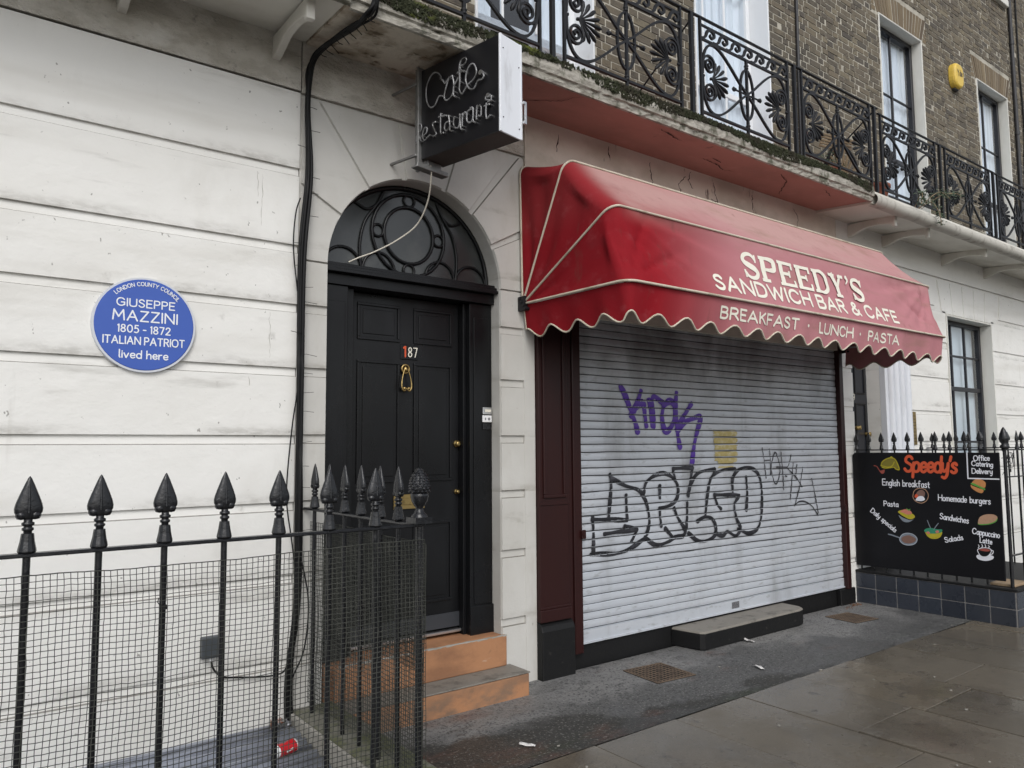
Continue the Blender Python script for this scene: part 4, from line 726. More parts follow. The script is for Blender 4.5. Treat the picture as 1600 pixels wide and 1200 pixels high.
for sg in (-1, 1):
    q.tube(catmull([(kx+sg*0.012, DY-0.03, kz+0.03), (kx+sg*0.03, DY-0.034, kz-0.03), (kx+sg*0.036, DY-0.036, kz-0.09), (kx+sg*0.02, DY-0.036, kz-0.115), (kx, DY-0.034, kz-0.10)], 6), [0.0045]*9+[0.0065]*16, 7)
    q.lathe([(0.001, -0.012), (0.010, -0.008), (0.013, 0), (0.010, 0.008), (0.001, 0.012)], (kx+sg*0.016, DY-0.036, kz-0.10), 8)
q.lathe([(0.001, -0.02), (0.016, -0.014), (0.018, 0), (0.012, 0.012), (0.001, 0.02)], (kx, DY-0.02, kz+0.03), 10)
q.build('knocker', M_brass, door)
q = MB(); q.box(2.37, 2.60, DY-0.010, DY-0.001, 1.205, 1.30); q.box(2.41, 2.56, DY-0.014, DY-0.0102, 1.232, 1.276); 
for x in (2.385, 2.585): q.lathe([(0.002, -0.004), (0.006, 0), (0.002, 0.004)], (x, DY-0.011, 1.253), 8)
q.build('letter_plate', M_brass, door, bevel=0.003)
for (x, z, r_) in ((2.855, 1.628, 0.020), (2.852, 1.302, 0.014)):
    q = MB(); q.tube([(x, DY-0.001, z), (x, DY-0.012, z), (x, DY-0.014, z), (x, DY-0.03, z), (x, DY-0.034, z)], [r_*1.25, r_*1.25, r_*0.6, r_, r_*0.5], 14); q.build('door_knob', M_brass, door)
q = MB(); q.box(2.046, 2.874, DY-0.035, DY+0.02, 0.372, 0.392); q.build('threshold', M_steel, HM, bevel=0.004)
# shopfront: pilasters, plinth blocks, guide rails, roller shutter
for (xa, xb, sgn) in ((3.390, 3.665, 1), ):
    q = MB(); q.box(xa, xb, -0.035, 0.25, 0.385, 2.66)
    pil = q.build('pilaster', M_oxblood, HM, bevel=0.006, seg=2)
    q = MB(); 
    for (a, c_, e, f_) in ((xa+0.035, xb-0.03, 2.52, 2.545), (xa+0.035, xb-0.03, 1.24, 1.265), (xa+0.035, xa+0.06, 1.265, 2.52), (xb-0.055, xb-0.03, 1.265, 2.52)): q.box(a, c_, -0.048, -0.0355, e, f_)
    q.build('panel_moulding', M_oxblood, pil, bevel=0.006, seg=2)
    q = MB(); q.box(xa-0.004, xb+0.004, -0.05, -0.0355, 0.386, 0.47); q.box(xa-0.002, xb+0.002, -0.045, -0.0355, 0.4702, 0.49); q.build('base_moulding', M_oxblood, pil, bevel=0.006, seg=2)
    q = MB(); q.box(xa, xb, -0.041, -0.0355, 1.19, 1.215); q.build('waist_moulding', M_oxblood, pil, bevel=0.004, seg=2)
q = MB(); q.prism([(-0.062, -0.1), (-0.062, 0.325), (-0.048, 0.36), (-0.02, 0.382), (0.2, 0.382), (0.2, -0.1)], 'x', 3.386, 3.69); q.build('plinth_block', M_blackstone, HM, bevel=0.008, seg=2)
q = MB(); q.box(3.667, 3.72, -0.015, 0.25, 0.12, 2.66); q.box(3.721, 3.80, -0.030, 0.2, 0.115, 2.66)
gr = q.build('guide_rail', M_oxblood, HM, bevel=0.005)
q = MB(); q.tube([(3.795, -0.03, 0.965), (3.795, -0.055, 0.965)], 0.016, 8); q.box(3.78, 3.82, -0.05, -0.03, 0.93, 0.995); q.build('lock', M_oxblood, gr, bevel=0.004)
q = MB(); q.box(7.405, 7.475, -0.030, 0.2, 0.15, 2.66); gr = q.build('guide_rail', M_oxblood, HM, bevel=0.005)
q = MB(); q.box(7.39, 7.425, -0.05, -0.03, 0.93, 0.995); q.build('lock', M_oxblood, gr, bevel=0.004)
q = MB(); q.box(3.69, 7.50, 0.03, 0.25, -0.1, 0.17); q.box(7.28, 7.56, -0.02, 0.029, -0.1, 0.155); q.build('stall_riser', M_blackstone, HM, bevel=0.006)
PITCH, SZ0 = 0.0588, 0.262
def slat_y(z):
    if z < SZ0: return 0.020
    t = ((z-SZ0)/PITCH) % 1.0
    if t < 0.125: return 0.038
    if t < 0.145: return 0.0245
    return 0.0225-0.0035*math.sin(PI*min(1.0, (t-0.145)/0.835))-0.0025*max(0.0, (t-0.86)/0.14)
q = MB(); zz = []; k = 0; z = SZ0
while z < 2.64:
    zz += [z+PITCH*t for t in (0.0, 0.124, 0.126, 0.146, 0.19, 0.28, 0.45, 0.65, 0.83, 0.93, 0.995)]; z += PITCH
rows = []
for z in zz:
    q_ = int((z-SZ0)/PITCH+0.001); rows.append([(3.795+(7.41-3.795)*i/48, slat_y(z)+0.0022*math.sin(i*0.41+q_*2.1)+0.0016*math.sin(i*1.13+q_*4.7)-0.004*math.exp(-(((i-21)/5)**2+((z-0.62)/0.16)**2))+0.005*math.exp(-(((i-35)/4)**2+((z-0.9)/0.12)**2)), z+0.0016*math.sin(i*0.23+q_*1.7)+0.0008*math.sin(i*0.9+q_)) for i in range(49)])
q.grid(rows, smooth=True); q.box(3.795, 7.41, 0.016, 0.05, 0.165, SZ0-0.003); q.box(3.795, 7.41, 0.006, 0.0155, 0.165, 0.178)
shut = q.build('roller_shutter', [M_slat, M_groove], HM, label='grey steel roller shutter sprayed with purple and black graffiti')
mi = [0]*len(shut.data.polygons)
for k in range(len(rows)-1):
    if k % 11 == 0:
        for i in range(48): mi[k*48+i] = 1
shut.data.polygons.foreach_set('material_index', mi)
fm_sh = lambda u, v, h: Vector((u, slat_y(v)-0.0045-h, v))
groove = lambda p_: ((p_.y-SZ0)/PITCH) % 1.0 < 0.13
def tagpaint(data, w_, m, sk=groove, lanes=6):
    """sprayed strokes laid on the slats in narrow lanes, so the paint misses only the joints"""
    mb = MB(); h = 0.0006
    for st in data:
        P = resample(catmull(st, 6) if len(st) > 2 else [Vector(a) for a in st], 0.006); n = len(P)
        if n < 3: continue
        d0 = (P[0]-P[1]).normalized(); d1 = (P[-1]-P[-2]).normalized()
        P = [P[0]+d0*w_*0.35, P[0]+d0*w_*0.2]+list(P)+[P[-1]+d1*w_*0.2, P[-1]+d1*w_*0.35]; n = len(P); ph = len(st)
        W = [w_*(0.84+0.2*math.sin(i*0.11+ph)+rnd.uniform(-0.03, 0.03)) for i in range(n)]; W[0] = W[-1] = w_*0.35; W[1] = W[-2] = w_*0.75
        E_ = []
        for i in range(n):
            t = (P[min(n-1, i+1)]-P[max(0, i-1)]).normalized(); q = Vector((-t.y, t.x)); E_.append([P[i]+q*W[i]*(k/lanes-0.5) for k in range(lanes+1)])
        for i in range(n-1):
            for k in range(lanes):
                c = (E_[i][k]+E_[i+1][k+1])/2
                if sk(c): continue
                mb.add([fm_sh(p_.x, p_.y, h) for p_ in (E_[i][k], E_[i][k+1], E_[i+1][k+1], E_[i+1][k])], [(0, 1, 2, 3)])
        h += 0.00005
    return mb.build('graffiti', m, shut)
tagpaint(TAG_PURPLE, 0.060, M_purple); tagpaint(TAG_BLACK, 0.040, M_blackspray); tagpaint(TAG_THIN, 0.016, M_thinspray)
ik = Ink(fm_sh, 0.0005, 0.0); (a, za), (c_, zb), _, (d_, zd) = PAPER
rr = random.Random(2); z = 1.40
while z < 1.74:
    e0, e1 = 5.40+rr.uniform(-0.012, 0.012)+0.05*(z < 1.47), 5.72+rr.uniform(-0.02, 0.012)-0.05*(z < 1.45)
    if not groove(Vector((0, z+0.004))) and not (z < 1.44 and rr.random() < 0.5): ik.m.add([fm_sh(x, zq, 0.0004) for (x, zq) in ((e0, z), (e1, z), (e1, z+0.008), (e0, z+0.008))], [(0, 1, 2, 3)])
    z += 0.008
ik.build('torn_poster', M_gold, shut)
(sx0, sz0), (sx1, sz1) = STICKER
q = MB(); q.box(sx0-0.005, sx1+0.008, 0.0135, 0.0155, sz1-0.004, sz0+0.006); q.build('lock_label', mat('grey_label', (0.16, 0.16, 0.17), 0.5, layers=[((0.02, 0.02, 0.02), (120, 10, 120), 2, 0.5, 0.6, 0.9)]), shut)
# ------------------------------------------------------------------ right house
HR = thing('terraced_house', 'cream stucco and brick house at the right end with fluted pale pilaster and dark door', 'house', (7.50, 0, 0), 'terraced houses')
GH = [(7.72, 8.30, 0.0, 3.02), (10.0, 11.36, 0.90, 3.225), (13.2, 14.5, 0.9, 3.225)]
b = MB(); wall_with_holes(b, 7.49, 16.0, -0.3, 4.03, GH, 0.014, 0.30)
def block(pl, ch=0.005): b.prism(pl, 'y', 0.016, -0.001, ch)
rz = [-0.25, 0.443, 0.90, 1.303, 1.64, 2.00, 2.41, 2.86, 3.30]
for i in range(len(rz)-1):
    z0, z1 = rz[i], rz[i+1]-0.040
    for (x0, x1) in ((7.492, 7.72), (8.885, 10.0), (11.36, 13.2), (14.5, 16.0)): block([(x0, z0), (x1, z0), (x1, z1), (x0, z1)])
    if z1 < 0.9:
        for (x0, x1) in ((10.0, 11.36), (13.2, 14.5)): block([(x0, z0), (x1, z0), (x1, z1), (x0, z1)])
for (wa, wb) in ((10.0, 11.36), (13.2, 14.5)):
    cx_ = (wa+wb)/2; n = 5
    for k in range(n):
        u0, u1 = wa-0.10+(wb-wa+0.2)*k/n+0.008, wa-0.10+(wb-wa+0.2)*(k+1)/n-0.008
        block([(u0, 3.232), (u1, 3.232), (u1+(u1-cx_)*0.12, 3.64), (u0+(u0-cx_)*0.12, 3.64)])
block([(7.492, 3.305), (9.72, 3.305), (9.66, 3.64), (7.492, 3.64)]); block([(11.64, 3.305), (12.9, 3.305), (12.84, 3.64), (11.70, 3.64)]); block([(14.78, 3.305), (16, 3.305), (16, 3.64), (14.84, 3.64)])
b.box(7.492, 16, -0.012, 0.012, 3.675, 4.03)
b.build('stucco_wall', M_white, HR)
b = MB(); b.prism([(0, 3.985), (-0.60, 3.93), (-0.60, 4.06), (0, 4.06)], 'x', 7.105, 16.0); slab2 = b.build('balcony', M_white_soffit, HR)
b = MB(); rows = []
for (y, z) in [(-0.56, 3.915)] + [(-0.602+0.062*math.cos(a), 3.965+0.062*math.sin(a)) for a in [R(250-17*k) for k in range(11)]] + [(-0.56, 4.062)]:
    rows.append([(7.108+(16-7.108)*i/120, y+0.004*math.sin(i*0.9)*math.sin(i*0.23), z+0.003*math.sin(i*0.71)) for i in range(121)])
b.grid(rows); b.build('rounded_edge', M_streaky, slab2)
for x in (7.745, 8.475, 9.95, 11.20, 12.65, 14.1): bracket(HR, x, 3.965, M_white_soffit)
HOLR = [(8.644, 9.729, 4.0, 6.70), (11.35, 12.42, 4.0, 6.70), (11.35, 12.42, 8.25, 8.8), (8.644, 9.729, 8.25, 8.8), (14.0, 15.05, 4.0, 6.7)]
b = MB(); wall_with_holes(b, 7.50, 16.0, 4.03, 8.8, HOLR, 0.0035, 0.32); b.build('mortar_bed', M_mortar, HR)
arch = [(h[0]-0.14, h[1]+0.14, 6.70, 7.02) for h in HOLR if h[3] == 6.70 or h[3] == 6.7]
b = MB(); bricks(b, 7.50, 16.0, 4.09, 8.8, HOLR+arch, 9); b.build('brick_wall', M_brick, HR)
for (a, c_, z0, z1) in arch:
    b = MB()
    n = 17; cx_ = (a+c_)/2; hw = (c_-a)/2-0.12
    for k in range(n):
        t0, t1 = -1+2*k/n+0.013, -1+2*(k+1)/n-0.013; f0 = 1.22
        y = rnd.uniform(-0.004, 0.003)
        b.add([(cx_+t0*hw, y, z0+0.004), (cx_+t1*hw, y, z0+0.004), (cx_+t1*hw*f0, y, z1-0.01), (cx_+t0*hw*f0, y, z1-0.01)] + [(cx_+t0*hw, 0.02, z0), (cx_+t1*hw, 0.02, z0), (cx_+t1*hw*f0, 0.02, z1), (cx_+t0*hw*f0, 0.02, z1)], [(0, 1, 2, 3), (4, 0, 3, 7), (1, 5, 6, 2), (4, 5, 1, 0), (3, 2, 6, 7)])
    for sg in (-1, 1):      # cut bricks beside the splayed arch
        for j in range(4):
            z = z0+0.068*j; xe = cx_+sg*(hw*(1+0.22*(z-z0+0.05)/(z1-z0))+0.012); xo = (a if sg < 0 else c_)
            if abs(xo-xe) > 0.02 and (xo-xe)*sg > 0: b.add([(min(xe, xo), 0, z), (max(xe, xo), 0, z), (max(xe, xo), 0, z+0.0565), (min(xe, xo), 0, z+0.0565)], [(0, 1, 2, 3)])
    b.build('flat_arch', M_gauged, HR)
for (x0, x1) in ((8.664, 9.709), (11.37, 12.40), (14.02, 15.03)): sash(HR, x0, x1, 4.08, 6.68, 0.11, M_frame_b, M_reveal, 2, 2, mid=5.05, backing='curtain')
for (x0, x1) in ((8.644, 9.729), (11.35, 12.42)):
    q = MB(); q.box(x0-0.12, x1+0.14, -0.06, 0.2, 8.14, 8.245); q.build('window_sill', M_reveal, HR, bevel=0.006)
    q = MB(); q.box(x0, x1, 0.1, 0.12, 8.25, 8.8); q.build('upper_pane', M_darkglass, HR)
sash(HR, 10.02, 11.34, 0.92, 3.205, 0.13, M_frame_b, M_reveal, 3, 2, mid=2.32, backing='blind', bar=0.028)
sash(HR, 13.22, 14.48, 0.92, 3.205, 0.13, M_frame_b, M_reveal, 3, 2, mid=2.32, backing='blind', bar=0.028)
q = MB(); q.box(7.722, 8.298, 0.16, 0.21, 0.3, 2.6); d2 = q.build('front_door', mat('dark_navy_door_paint', (0.016, 0.018, 0.024), 0.32), HR)
for (z0, z1) in ((2.16, 2.52), (1.45, 2.06), (0.5, 1.1)):
    for (x0, x1) in ((7.76, 7.93), (8.03, 8.25)):
        q = MB(); 
        for (a, c_, e, f_) in ((x0, x1, z0, z0+0.02), (x0, x1, z1-0.02, z1), (x0, x0+0.02, z0+0.02, z1-0.02), (x1-0.02, x1, z0+0.02, z1-0.02)): q.box(a, c_, 0.148, 0.1595, e, f_)
        q.build('panel', M_black, d2, bevel=0.004)
for (x, z) in ((7.985, 1.785), (8.03, 1.79), (8.235, 1.72)):
    q = MB(); q.tube([(x, 0.159, z), (x, 0.14, z), (x, 0.13, z), (x, 0.105, z), (x, 0.10, z)], [0.022, 0.022, 0.012, 0.026, 0.012], 12); q.build('door_knob', M_brass, d2)
ik = Ink(lambda u, v, h: Vector((u, 0.159-h, v)), 0.0008); write(ik, '189', (7.935, 2.095), (8.03, 2.095), 0.065, 0.008, gap=0.3); ik.build('house_number', M_letter, d2)
q = MB(); q.box(7.722, 8.298, 0.15, 0.2, 2.61, 3.02); q.build('fanlight', M_darkglass, HR)
q = MB(); q.box(8.30, 8.88, -0.055, 0.013, 0.0, 3.02)
for k in range(4): q.tube([(8.375+0.13*k+0.02, -0.055, 0.4), (8.375+0.13*k+0.02, -0.055, 2.9)], 0.044, 10)
q.box(8.28, 8.90, -0.09, -0.0555, 2.85, 3.02)
q.build('fluted_pilaster', M_column, HR, bevel=0.004)

# ------------------------------------------------------------------ red awning
AW = thing('shop_awning', 'faded red canvas awning with cream lettering and scalloped edge over the shutter', 'awning', (3.26, 0, 2.61))
PY, PZ, RR, XL, XR_ = -0.03, 2.61, 1.02, 3.26, 7.52
TH = [R(91), R(62.7), R(28.6), R(-0.5)]
NS, NC, NF, CR = 20, 7, 150, 0.085
def barpath(th, r=RR):
    """points of one hinged hoop: (x, distance from hinge) then turned to the angle th"""
    q = []
    for i in range(NS): q.append((XL, (r-CR)*i/NS))
    for i in range(NC): a = PI/2*i/NC; q.append((XL+CR-CR*math.cos(a), r-CR+CR*math.sin(a)))
    for i in range(NF+1): q.append((XL+CR+(XR_-XL-2*CR)*i/NF, r))
    for i in range(1, NC+1): a = PI/2*(1-i/NC); q.append((XR_-CR+CR*math.cos(a), r-CR+CR*math.sin(a)))
    for i in range(1, NS+1): q.append((XR_, (r-CR)*(1-i/NS)))
    return [Vector((x, PY-d*math.cos(th), PZ+d*math.sin(th))) for x, d in q]
bars_ = [barpath(t) for t in TH]
M_ = len(bars_[0])
def wr(x, z, y):
    n = math.sin(x*3.1+z*5)*0.5+math.sin(x*7.7-z*9+1.3)*0.3+math.sin(x*13.3+z*4+2)*0.2
    return n
def panel_pt(i, k, t):
    a, b_ = bars_[i][k], bars_[i+1][k]; p_ = a.lerp(b_, t)
    c = Vector((p_.x, PY, PZ)); out = (p_-c)
    s_ = math.sin(PI*t)
    sag = 0.018*s_
    d = min(p_.x-XL, XR_-p_.x)
    if i == 2:      # folds that fan out from the corner
        for (cx_, sg) in ((XL+0.06, 1), (XR_-0.06, -1)):
            vv = Vector(((p_.x-cx_)*sg, p_.z-(PZ+0.50))); rad = vv.length; an = math.atan2(vv.y, vv.x)
            sag += 0.034*math.exp(-((rad-0.38)/0.55)**2)*(1-abs(math.sin(an*4.2+0.4)))**3.5*s_**0.5+0.022*math.exp(-((rad-0.55)/0.45)**2)*(1-abs(math.sin(an*7.3+1.1)))**4*s_**0.5+0.007*math.exp(-((rad-0.5)/0.5)**2)*math.sin(an*17+rad*3)*s_**0.5
            vv = Vector(((p_.x-cx_)*sg, p_.z-(PZ+0.02))); rad = vv.length; an = math.atan2(vv.y, vv.x)
            sag += 0.026*math.exp(-((rad-0.28)/0.32)**2)*(1-abs(math.sin(an*5+1)))**3.5*s_**0.4
    sag += (0.006*wr(p_.x, p_.z, p_.y)+0.0022*math.sin(p_.x*31+p_.z*40)*math.sin(p_.x*11-p_.z*23))*s_
    nrm = out.normalized() if out.length > 0.05 else Vector((0, -0.7, 0.7))
    side = 1.0 if k < NS else (-1.0 if k > M_-NS else 0.0)
    if side: 
        q = min(1.0, (k if side > 0 else M_-1-k)/7.0)
        return p_+Vector((side*(0.016*s_+0.008*math.sin(t*9+k*0.5)*s_)*q, 0, 0))
    return p_-nrm*sag
b = MB(); TT = 22
for i in range(3): b.grid([[panel_pt(i, k, t/TT) for k in range(M_)] for t in range(TT+1)])
cv = b.build('canopy', M_red, AW)
# valance
L_ = [0.0]
for a, c_ in zip(bars_[3][:-1], bars_[3][1:]): L_.append(L_[-1]+(c_-a).length)
def vfold(s_): return 0.010*math.sin(s_*2*PI/0.256+0.8)+0.006*math.sin(s_*9.1)
def drop(s_): return 0.200+0.033*(-math.cos((s_-(RR+0.02))*2*PI/0.256)) if True else 0
def val_pt(k, s_, t, dr=None):
    p_ = bars_[3][k]; t_ = bars_[3][min(M_-1, k+1)]-bars_[3][max(0, k-1)]; n = Vector((t_.y, -t_.x, 0)).normalized()
    D = (dr if dr is not None else drop(s_))
    return p_+Vector((0, 0, -D*t-0.006))+n*(vfold(s_)*t*1.3-0.03*t-0.012)
def fine_path():
    out = []
    for k in range(M_-1):
        n = max(1, int((L_[k+1]-L_[k])/0.02))
        for j in range(n): out.append((k, L_[k]+(L_[k+1]-L_[k])*j/n, j/n))
    return out
FP = fine_path()
def vp(e, t, dr=None):
    k, s_, f_ = e; return val_pt(k, s_, t, dr).lerp(val_pt(k+1, s_, t, dr), f_)
b = MB(); b.grid([[vp(e, t/6) for e in FP] for t in range(7)]); b.build('valance', M_red, AW)
b = MB(); b.tube([vp(e, 1.0)+Vector((0, 0, -0.003)) for e in FP], 0.0065, 6)
for i in range(4): b.tube([p_+(p_-Vector((p_.x, PY, PZ))).normalized()*0.004 if (p_-Vector((p_.x, PY, PZ))).length > 0.05 else p_ for p_ in bars_[i]], 0.0085, 6)
b.tube([vp(FP[0], t/6) for t in range(7)], 0.006, 6)
b.build('piping', M_piping, AW)
b = MB()
for x in (XL-0.004, XR_+0.004):
    b.box(x-0.016, x+0.016, -0.075, -0.001, PZ-0.05, PZ+0.05)
    for k in range(4): b.tube([(x-0.022, -0.02-0.02*k, PZ+0.035-0.025*k), (x+0.022, -0.02-0.02*k, PZ+0.035-0.025*k)], 0.012, 8)
b.build('hinge', M_iron2, AW)
b = MB()
for t in (TH[1], TH[2], TH[3]):
    for x in (XL+0.02, XR_-0.02): b.tube([(x, PY, PZ), (x, PY-(RR-0.05)*math.cos(t), PZ+(RR-0.05)*math.sin(t))], 0.011, 6)
    b.tube([(XL+0.03, PY-(RR-0.03)*math.cos(t), PZ+(RR-0.03)*math.sin(t)), (XR_-0.03, PY-(RR-0.03)*math.cos(t), PZ+(RR-0.03)*math.sin(t))], 0.011, 6)
b.build('hoop_frame', M_steel, AW)
# lettering on the lowest slope: u along x, v measured up the slope
PL_LEN = (bars_[3][NS+NC+5]-bars_[2][NS+NC+5]).length
def front_map(u, v, h):
    t = 1-v/PL_LEN; kf = NS+NC+(u-XL-CR)/(XR_-XL-2*CR)*NF; k = int(kf); f_ = kf-k
    p_ = panel_pt(2, k, t).lerp(panel_pt(2, k+1, t), f_)
    e1 = panel_pt(2, k+1, t)-panel_pt(2, k, t); e2 = panel_pt(2, k, max(0, t-0.03))-panel_pt(2, k, min(1, t+0.03)); n = e1.cross(e2).normalized()
    if n.y > 0: n = -n
    return p_+n*(h+0.0022)
def bandmap(fm, fine=0.03): return fm
class SlabInk(Ink): pass
ik = Ink(front_map, 0.0005, 0.0002)
# SPEEDY'S in a slab serif: thick stems, thinner bars, square serifs
H0, V0, X0s, X1s = 0.205, 0.196, 4.52, 6.17
wS = [0.21, 0.235, 0.235, 0.235, 0.255, 0.255, 0.07, 0.21]; gaps = 0.022
tot = sum(wS)+gaps*7; sxx = (X1s-X0s)/tot; x = X0s
def L2(pts, w_): ik.strip(resample(pts, 0.02), w_, False)
for ch, wd in zip("SPEEDY'S", wS):
    W_ = wd*sxx-0.01; T1, T2 = 0.052, 0.026; h = H0; v = V0
    if ch == 'S':
        ps = [(0.90, 0.79), (0.70, 0.93), (0.45, 0.965), (0.20, 0.90), (0.09, 0.75), (0.18, 0.61), (0.46, 0.52), (0.76, 0.42), (0.89, 0.27), (0.78, 0.10), (0.48, 0.035), (0.22, 0.08), (0.08, 0.23)]
        P = resample(catmull([Vector((x+a*W_, v+c_*h)) for a, c_ in ps], 6), 0.012); n = len(P)
        ik.strip(P, T1, False, None, [0.022+0.030*math.exp(-((i/n-0.5)/0.22)**2)+0.006*abs(2*i/n-1) for i in range(n)])
        L2([(x+0.90*W_, v+0.68*h), (x+0.90*W_, v+0.98*h)], 0.020); L2([(x+0.08*W_, v+0.02*h), (x+0.08*W_, v+0.33*h)], 0.020)
    elif ch == "'":
        P = resample(catmull([Vector((x+0.5*W_, v+0.97*h)), Vector((x+0.75*W_, v+0.85*h)), Vector((x+0.2*W_, v+0.68*h))], 6), 0.006); n = len(P); ik.strip(P, 0.03, True, None, [0.036*(1-i/n*0.8) for i in range(n)])
    else:
        sx0 = x+0.20*W_
        if ch != 'Y': L2([(sx0, v), (sx0, v+h)], T1); L2([(x, v+h-T2/2), (x+0.36*W_, v+h-T2/2)], T2); L2([(x, v+T2/2), (x+0.36*W_, v+T2/2)], T2)
        if ch in 'PD':
            z0 = 0.44 if ch == 'P' else 0.0; mid = (1+z0)/2
            ps = [(0.30, 1-0.06), (0.60, 1-0.06), (0.86, (1+mid)/2+0.02), (0.90, mid), (0.86, (z0+mid)/2-0.02), (0.60, z0+0.06), (0.30, z0+0.06)]
            P = resample(catmull([Vector((x+a*W_, v+c_*h)) for a, c_ in ps], 6), 0.01); n = len(P)
            ik.strip(P, T2, False, None, [0.024+0.026*math.sin(PI*i/(n-1))**2 for i in range(n)])
            if ch == 'P': L2([(x+0.3*W_, v+T2/2), (x+0.5*W_, v+T2/2)], T2)
        if ch == 'E':
            for (vv, ex) in ((h-T2/2, 0.94), (h*0.52, 0.70), (T2/2, 0.98)): L2([(sx0, v+vv), (x+ex*W_, v+vv)], T2)
            L2([(x+0.92*W_, v+h), (x+0.92*W_, v+0.72*h)], 0.024); L2([(x+0.96*W_, v), (x+0.96*W_, v+0.29*h)], 0.024); L2([(x+0.70*W_, v+0.39*h), (x+0.70*W_, v+0.65*h)], 0.020)
        if ch == 'Y':
            L2([(x+0.20*W_, v+h), (x+0.52*W_, v+0.46*h)], 0.050); L2([(x+0.82*W_, v+h), (x+0.54*W_, v+0.46*h)], 0.030); L2([(x+0.52*W_, v+0.48*h), (x+0.52*W_, v)], T1)
            for (a, c_, vv) in ((0.0, 0.42, h-T2/2), (0.64, 1.0, h-T2/2), (0.30, 0.74, T2/2)): L2([(x+a*W_, v+vv), (x+c_*W_, v+vv)], T2)
    x += (wd+gaps)*sxx
ik.build('lettering', M_letter, AW)
letter(front_map, 0.0005, 0.0001, 'SANDWICH BAR & CAFE', (4.145, 0.060), (6.64, 0.060), 0.106, 0.023, 'lettering', M_letter, AW, gap=0.26, space=0.36, fine=0.02)
def val_map(u, v, h):
    s_ = RR-CR*0.43+(u-XL); k = NS+NC+int((u-XL-CR)/(XR_-XL-2*CR)*NF); f_ = (u-XL-CR)/(XR_-XL-2*CR)*NF-int((u-XL-CR)/(XR_-XL-2*CR)*NF)
    s_ = L_[k]+(L_[k+1]-L_[k])*f_; t = (PZ-0.009-0.006-v)/drop(s_)
    p_ = val_pt(k, s_, t).lerp(val_pt(k+1, s_, t), f_); return p_+Vector((0, -h-0.002, 0))
ik = Ink(val_map, 0.0008, 0.0001)
for txt, a, c_ in (('BREAKFAST', 4.185, 5.09), ('LUNCH', 5.375, 5.855), ('PASTA', 6.112, 6.61)):
    ik = Ink(val_map, 0.0008, 0.0001); write(ik, txt, (a, 2.465), (c_, 2.465), 0.073, 0.0155, gap=0.24, fine=0.02); ik.build('lettering', M_letter, AW)
for x in (5.228, 5.977):
    ik = Ink(val_map, 0.0008, 0.0001); ik.disc((x, 2.503), 0.012); ik.build('dot', M_letter, AW)

# ------------------------------------------------------------------ projecting box sign
SG = thing('projecting_sign', 'black box sign with unlit neon script, jutting from wall above the arched door', 'sign', (2.303, -0.231, 3.372), rot=(0, 0, R(12.2)))
SG.scale = (0.945, 0.945, 0.945)
b = MB(); b.box(0.004, 0.186, -0.70, -0.02, 0.0, 0.60); b.build('box', M_signbrown, SG, local=True, bevel=0.004)
b = MB(); b.box(-0.002, 0.0035, -0.70, -0.02, 0.0, 0.60); b.build('face', M_signblack, SG, local=True, bevel=0.002)
b = MB(); b.box(0.1865, 0.192, -0.70, -0.02, 0.0, 0.60); b.build('face', M_signblack, SG, local=True, bevel=0.002)
b = MB(); b.box(-0.006, 0.196, -0.712, -0.7005, -0.002, 0.604); b.box(-0.006, 0.012, -0.716, -0.7125, -0.002, 0.604); b.box(0.178, 0.196, -0.716, -0.7125, -0.002, 0.604)
b.build('end_panel', M_alu, SG, local=True, bevel=0.002)
b = MB()
for (x, z) in ((0.022, 0.52), (0.022, 0.09), (0.168, 0.45), (0.168, 0.06)): b.lathe([(0.001, -0.004), (0.005, 0), (0.001, 0.004)], (x, -0.7135, z), 8)
b.build('screw', M_iron2, SG, local=True)
b = MB(); b.box(0.205, 0.215, -0.735, -0.72, 0.10, 0.24); b.box(0.19, 0.205, -0.735, -0.72, 0.10, 0.115); b.box(0.19, 0.205, -0.735, -0.72, 0.225, 0.24); b.build('catch', M_steel, SG, local=True)
b = MB()
for st in NEON:
    P = [Vector((-0.020, -(0.012+u), v)) for u, v in [(q_.x, q_.y) for q_ in catmull(st, 5)]]
    b.tube(P, 0.0055, 7)
b.build('neon_tube', M_neon, SG, local=True)
b = MB(); rr = random.Random(4)
for st in NEON:
    for (u, v) in (st[0], st[-1]): b.tube([(-0.003, -(0.012+u), v), (-0.020, -(0.012+u), v)], 0.0065, 8)
for (u, v) in ((0.565, 0.40), (0.625, 0.235)): b.tube([(-0.003, -u, v), (-0.022, -u, v)], 0.016, 10)
b.build('tube_support', M_steel, SG, local=True)
b = MB(); b.box(-0.03, 0.03, -0.0195, -0.003, -0.06, 0.62); b.box(-0.012, -0.004, -0.0028, 0.03, -0.06, 0.62); b.box(-0.075, 0.20, -0.06, -0.003, -0.075, -0.062); b.box(-0.075, 0.20, -0.066, -0.0605, -0.075, -0.045)
b.box(0.03, 0.15, -0.05, -0.02, -0.06, -0.003)
for (x, z) in ((-0.035, 0.50), (-0.035, 0.02), (0.16, 0.50), (0.16, 0.02)): b.box(x, x+0.016, -0.0028, 0.262, z, z+0.016)
b.build('wall_bracket', mat('galvanised_angle', (0.26, 0.26, 0.255), 0.5, metal=0.6, layers=[((0.14, 0.12, 0.10), (9, 9, 9), 5, 0.5, 0.7, 0.7)]), SG, local=True, bevel=0.002)
b = MB(); P = catmull([(2.36, -0.27, 3.34), (2.37, -0.26, 3.28), (2.40, -0.17, 3.15), (2.38, -0.07, 3.02), (2.28, 0.0, 2.92), (2.14, 0.02, 2.83), (2.03, 0.03, 2.775), (1.97, 0.05, 2.742)], 8)
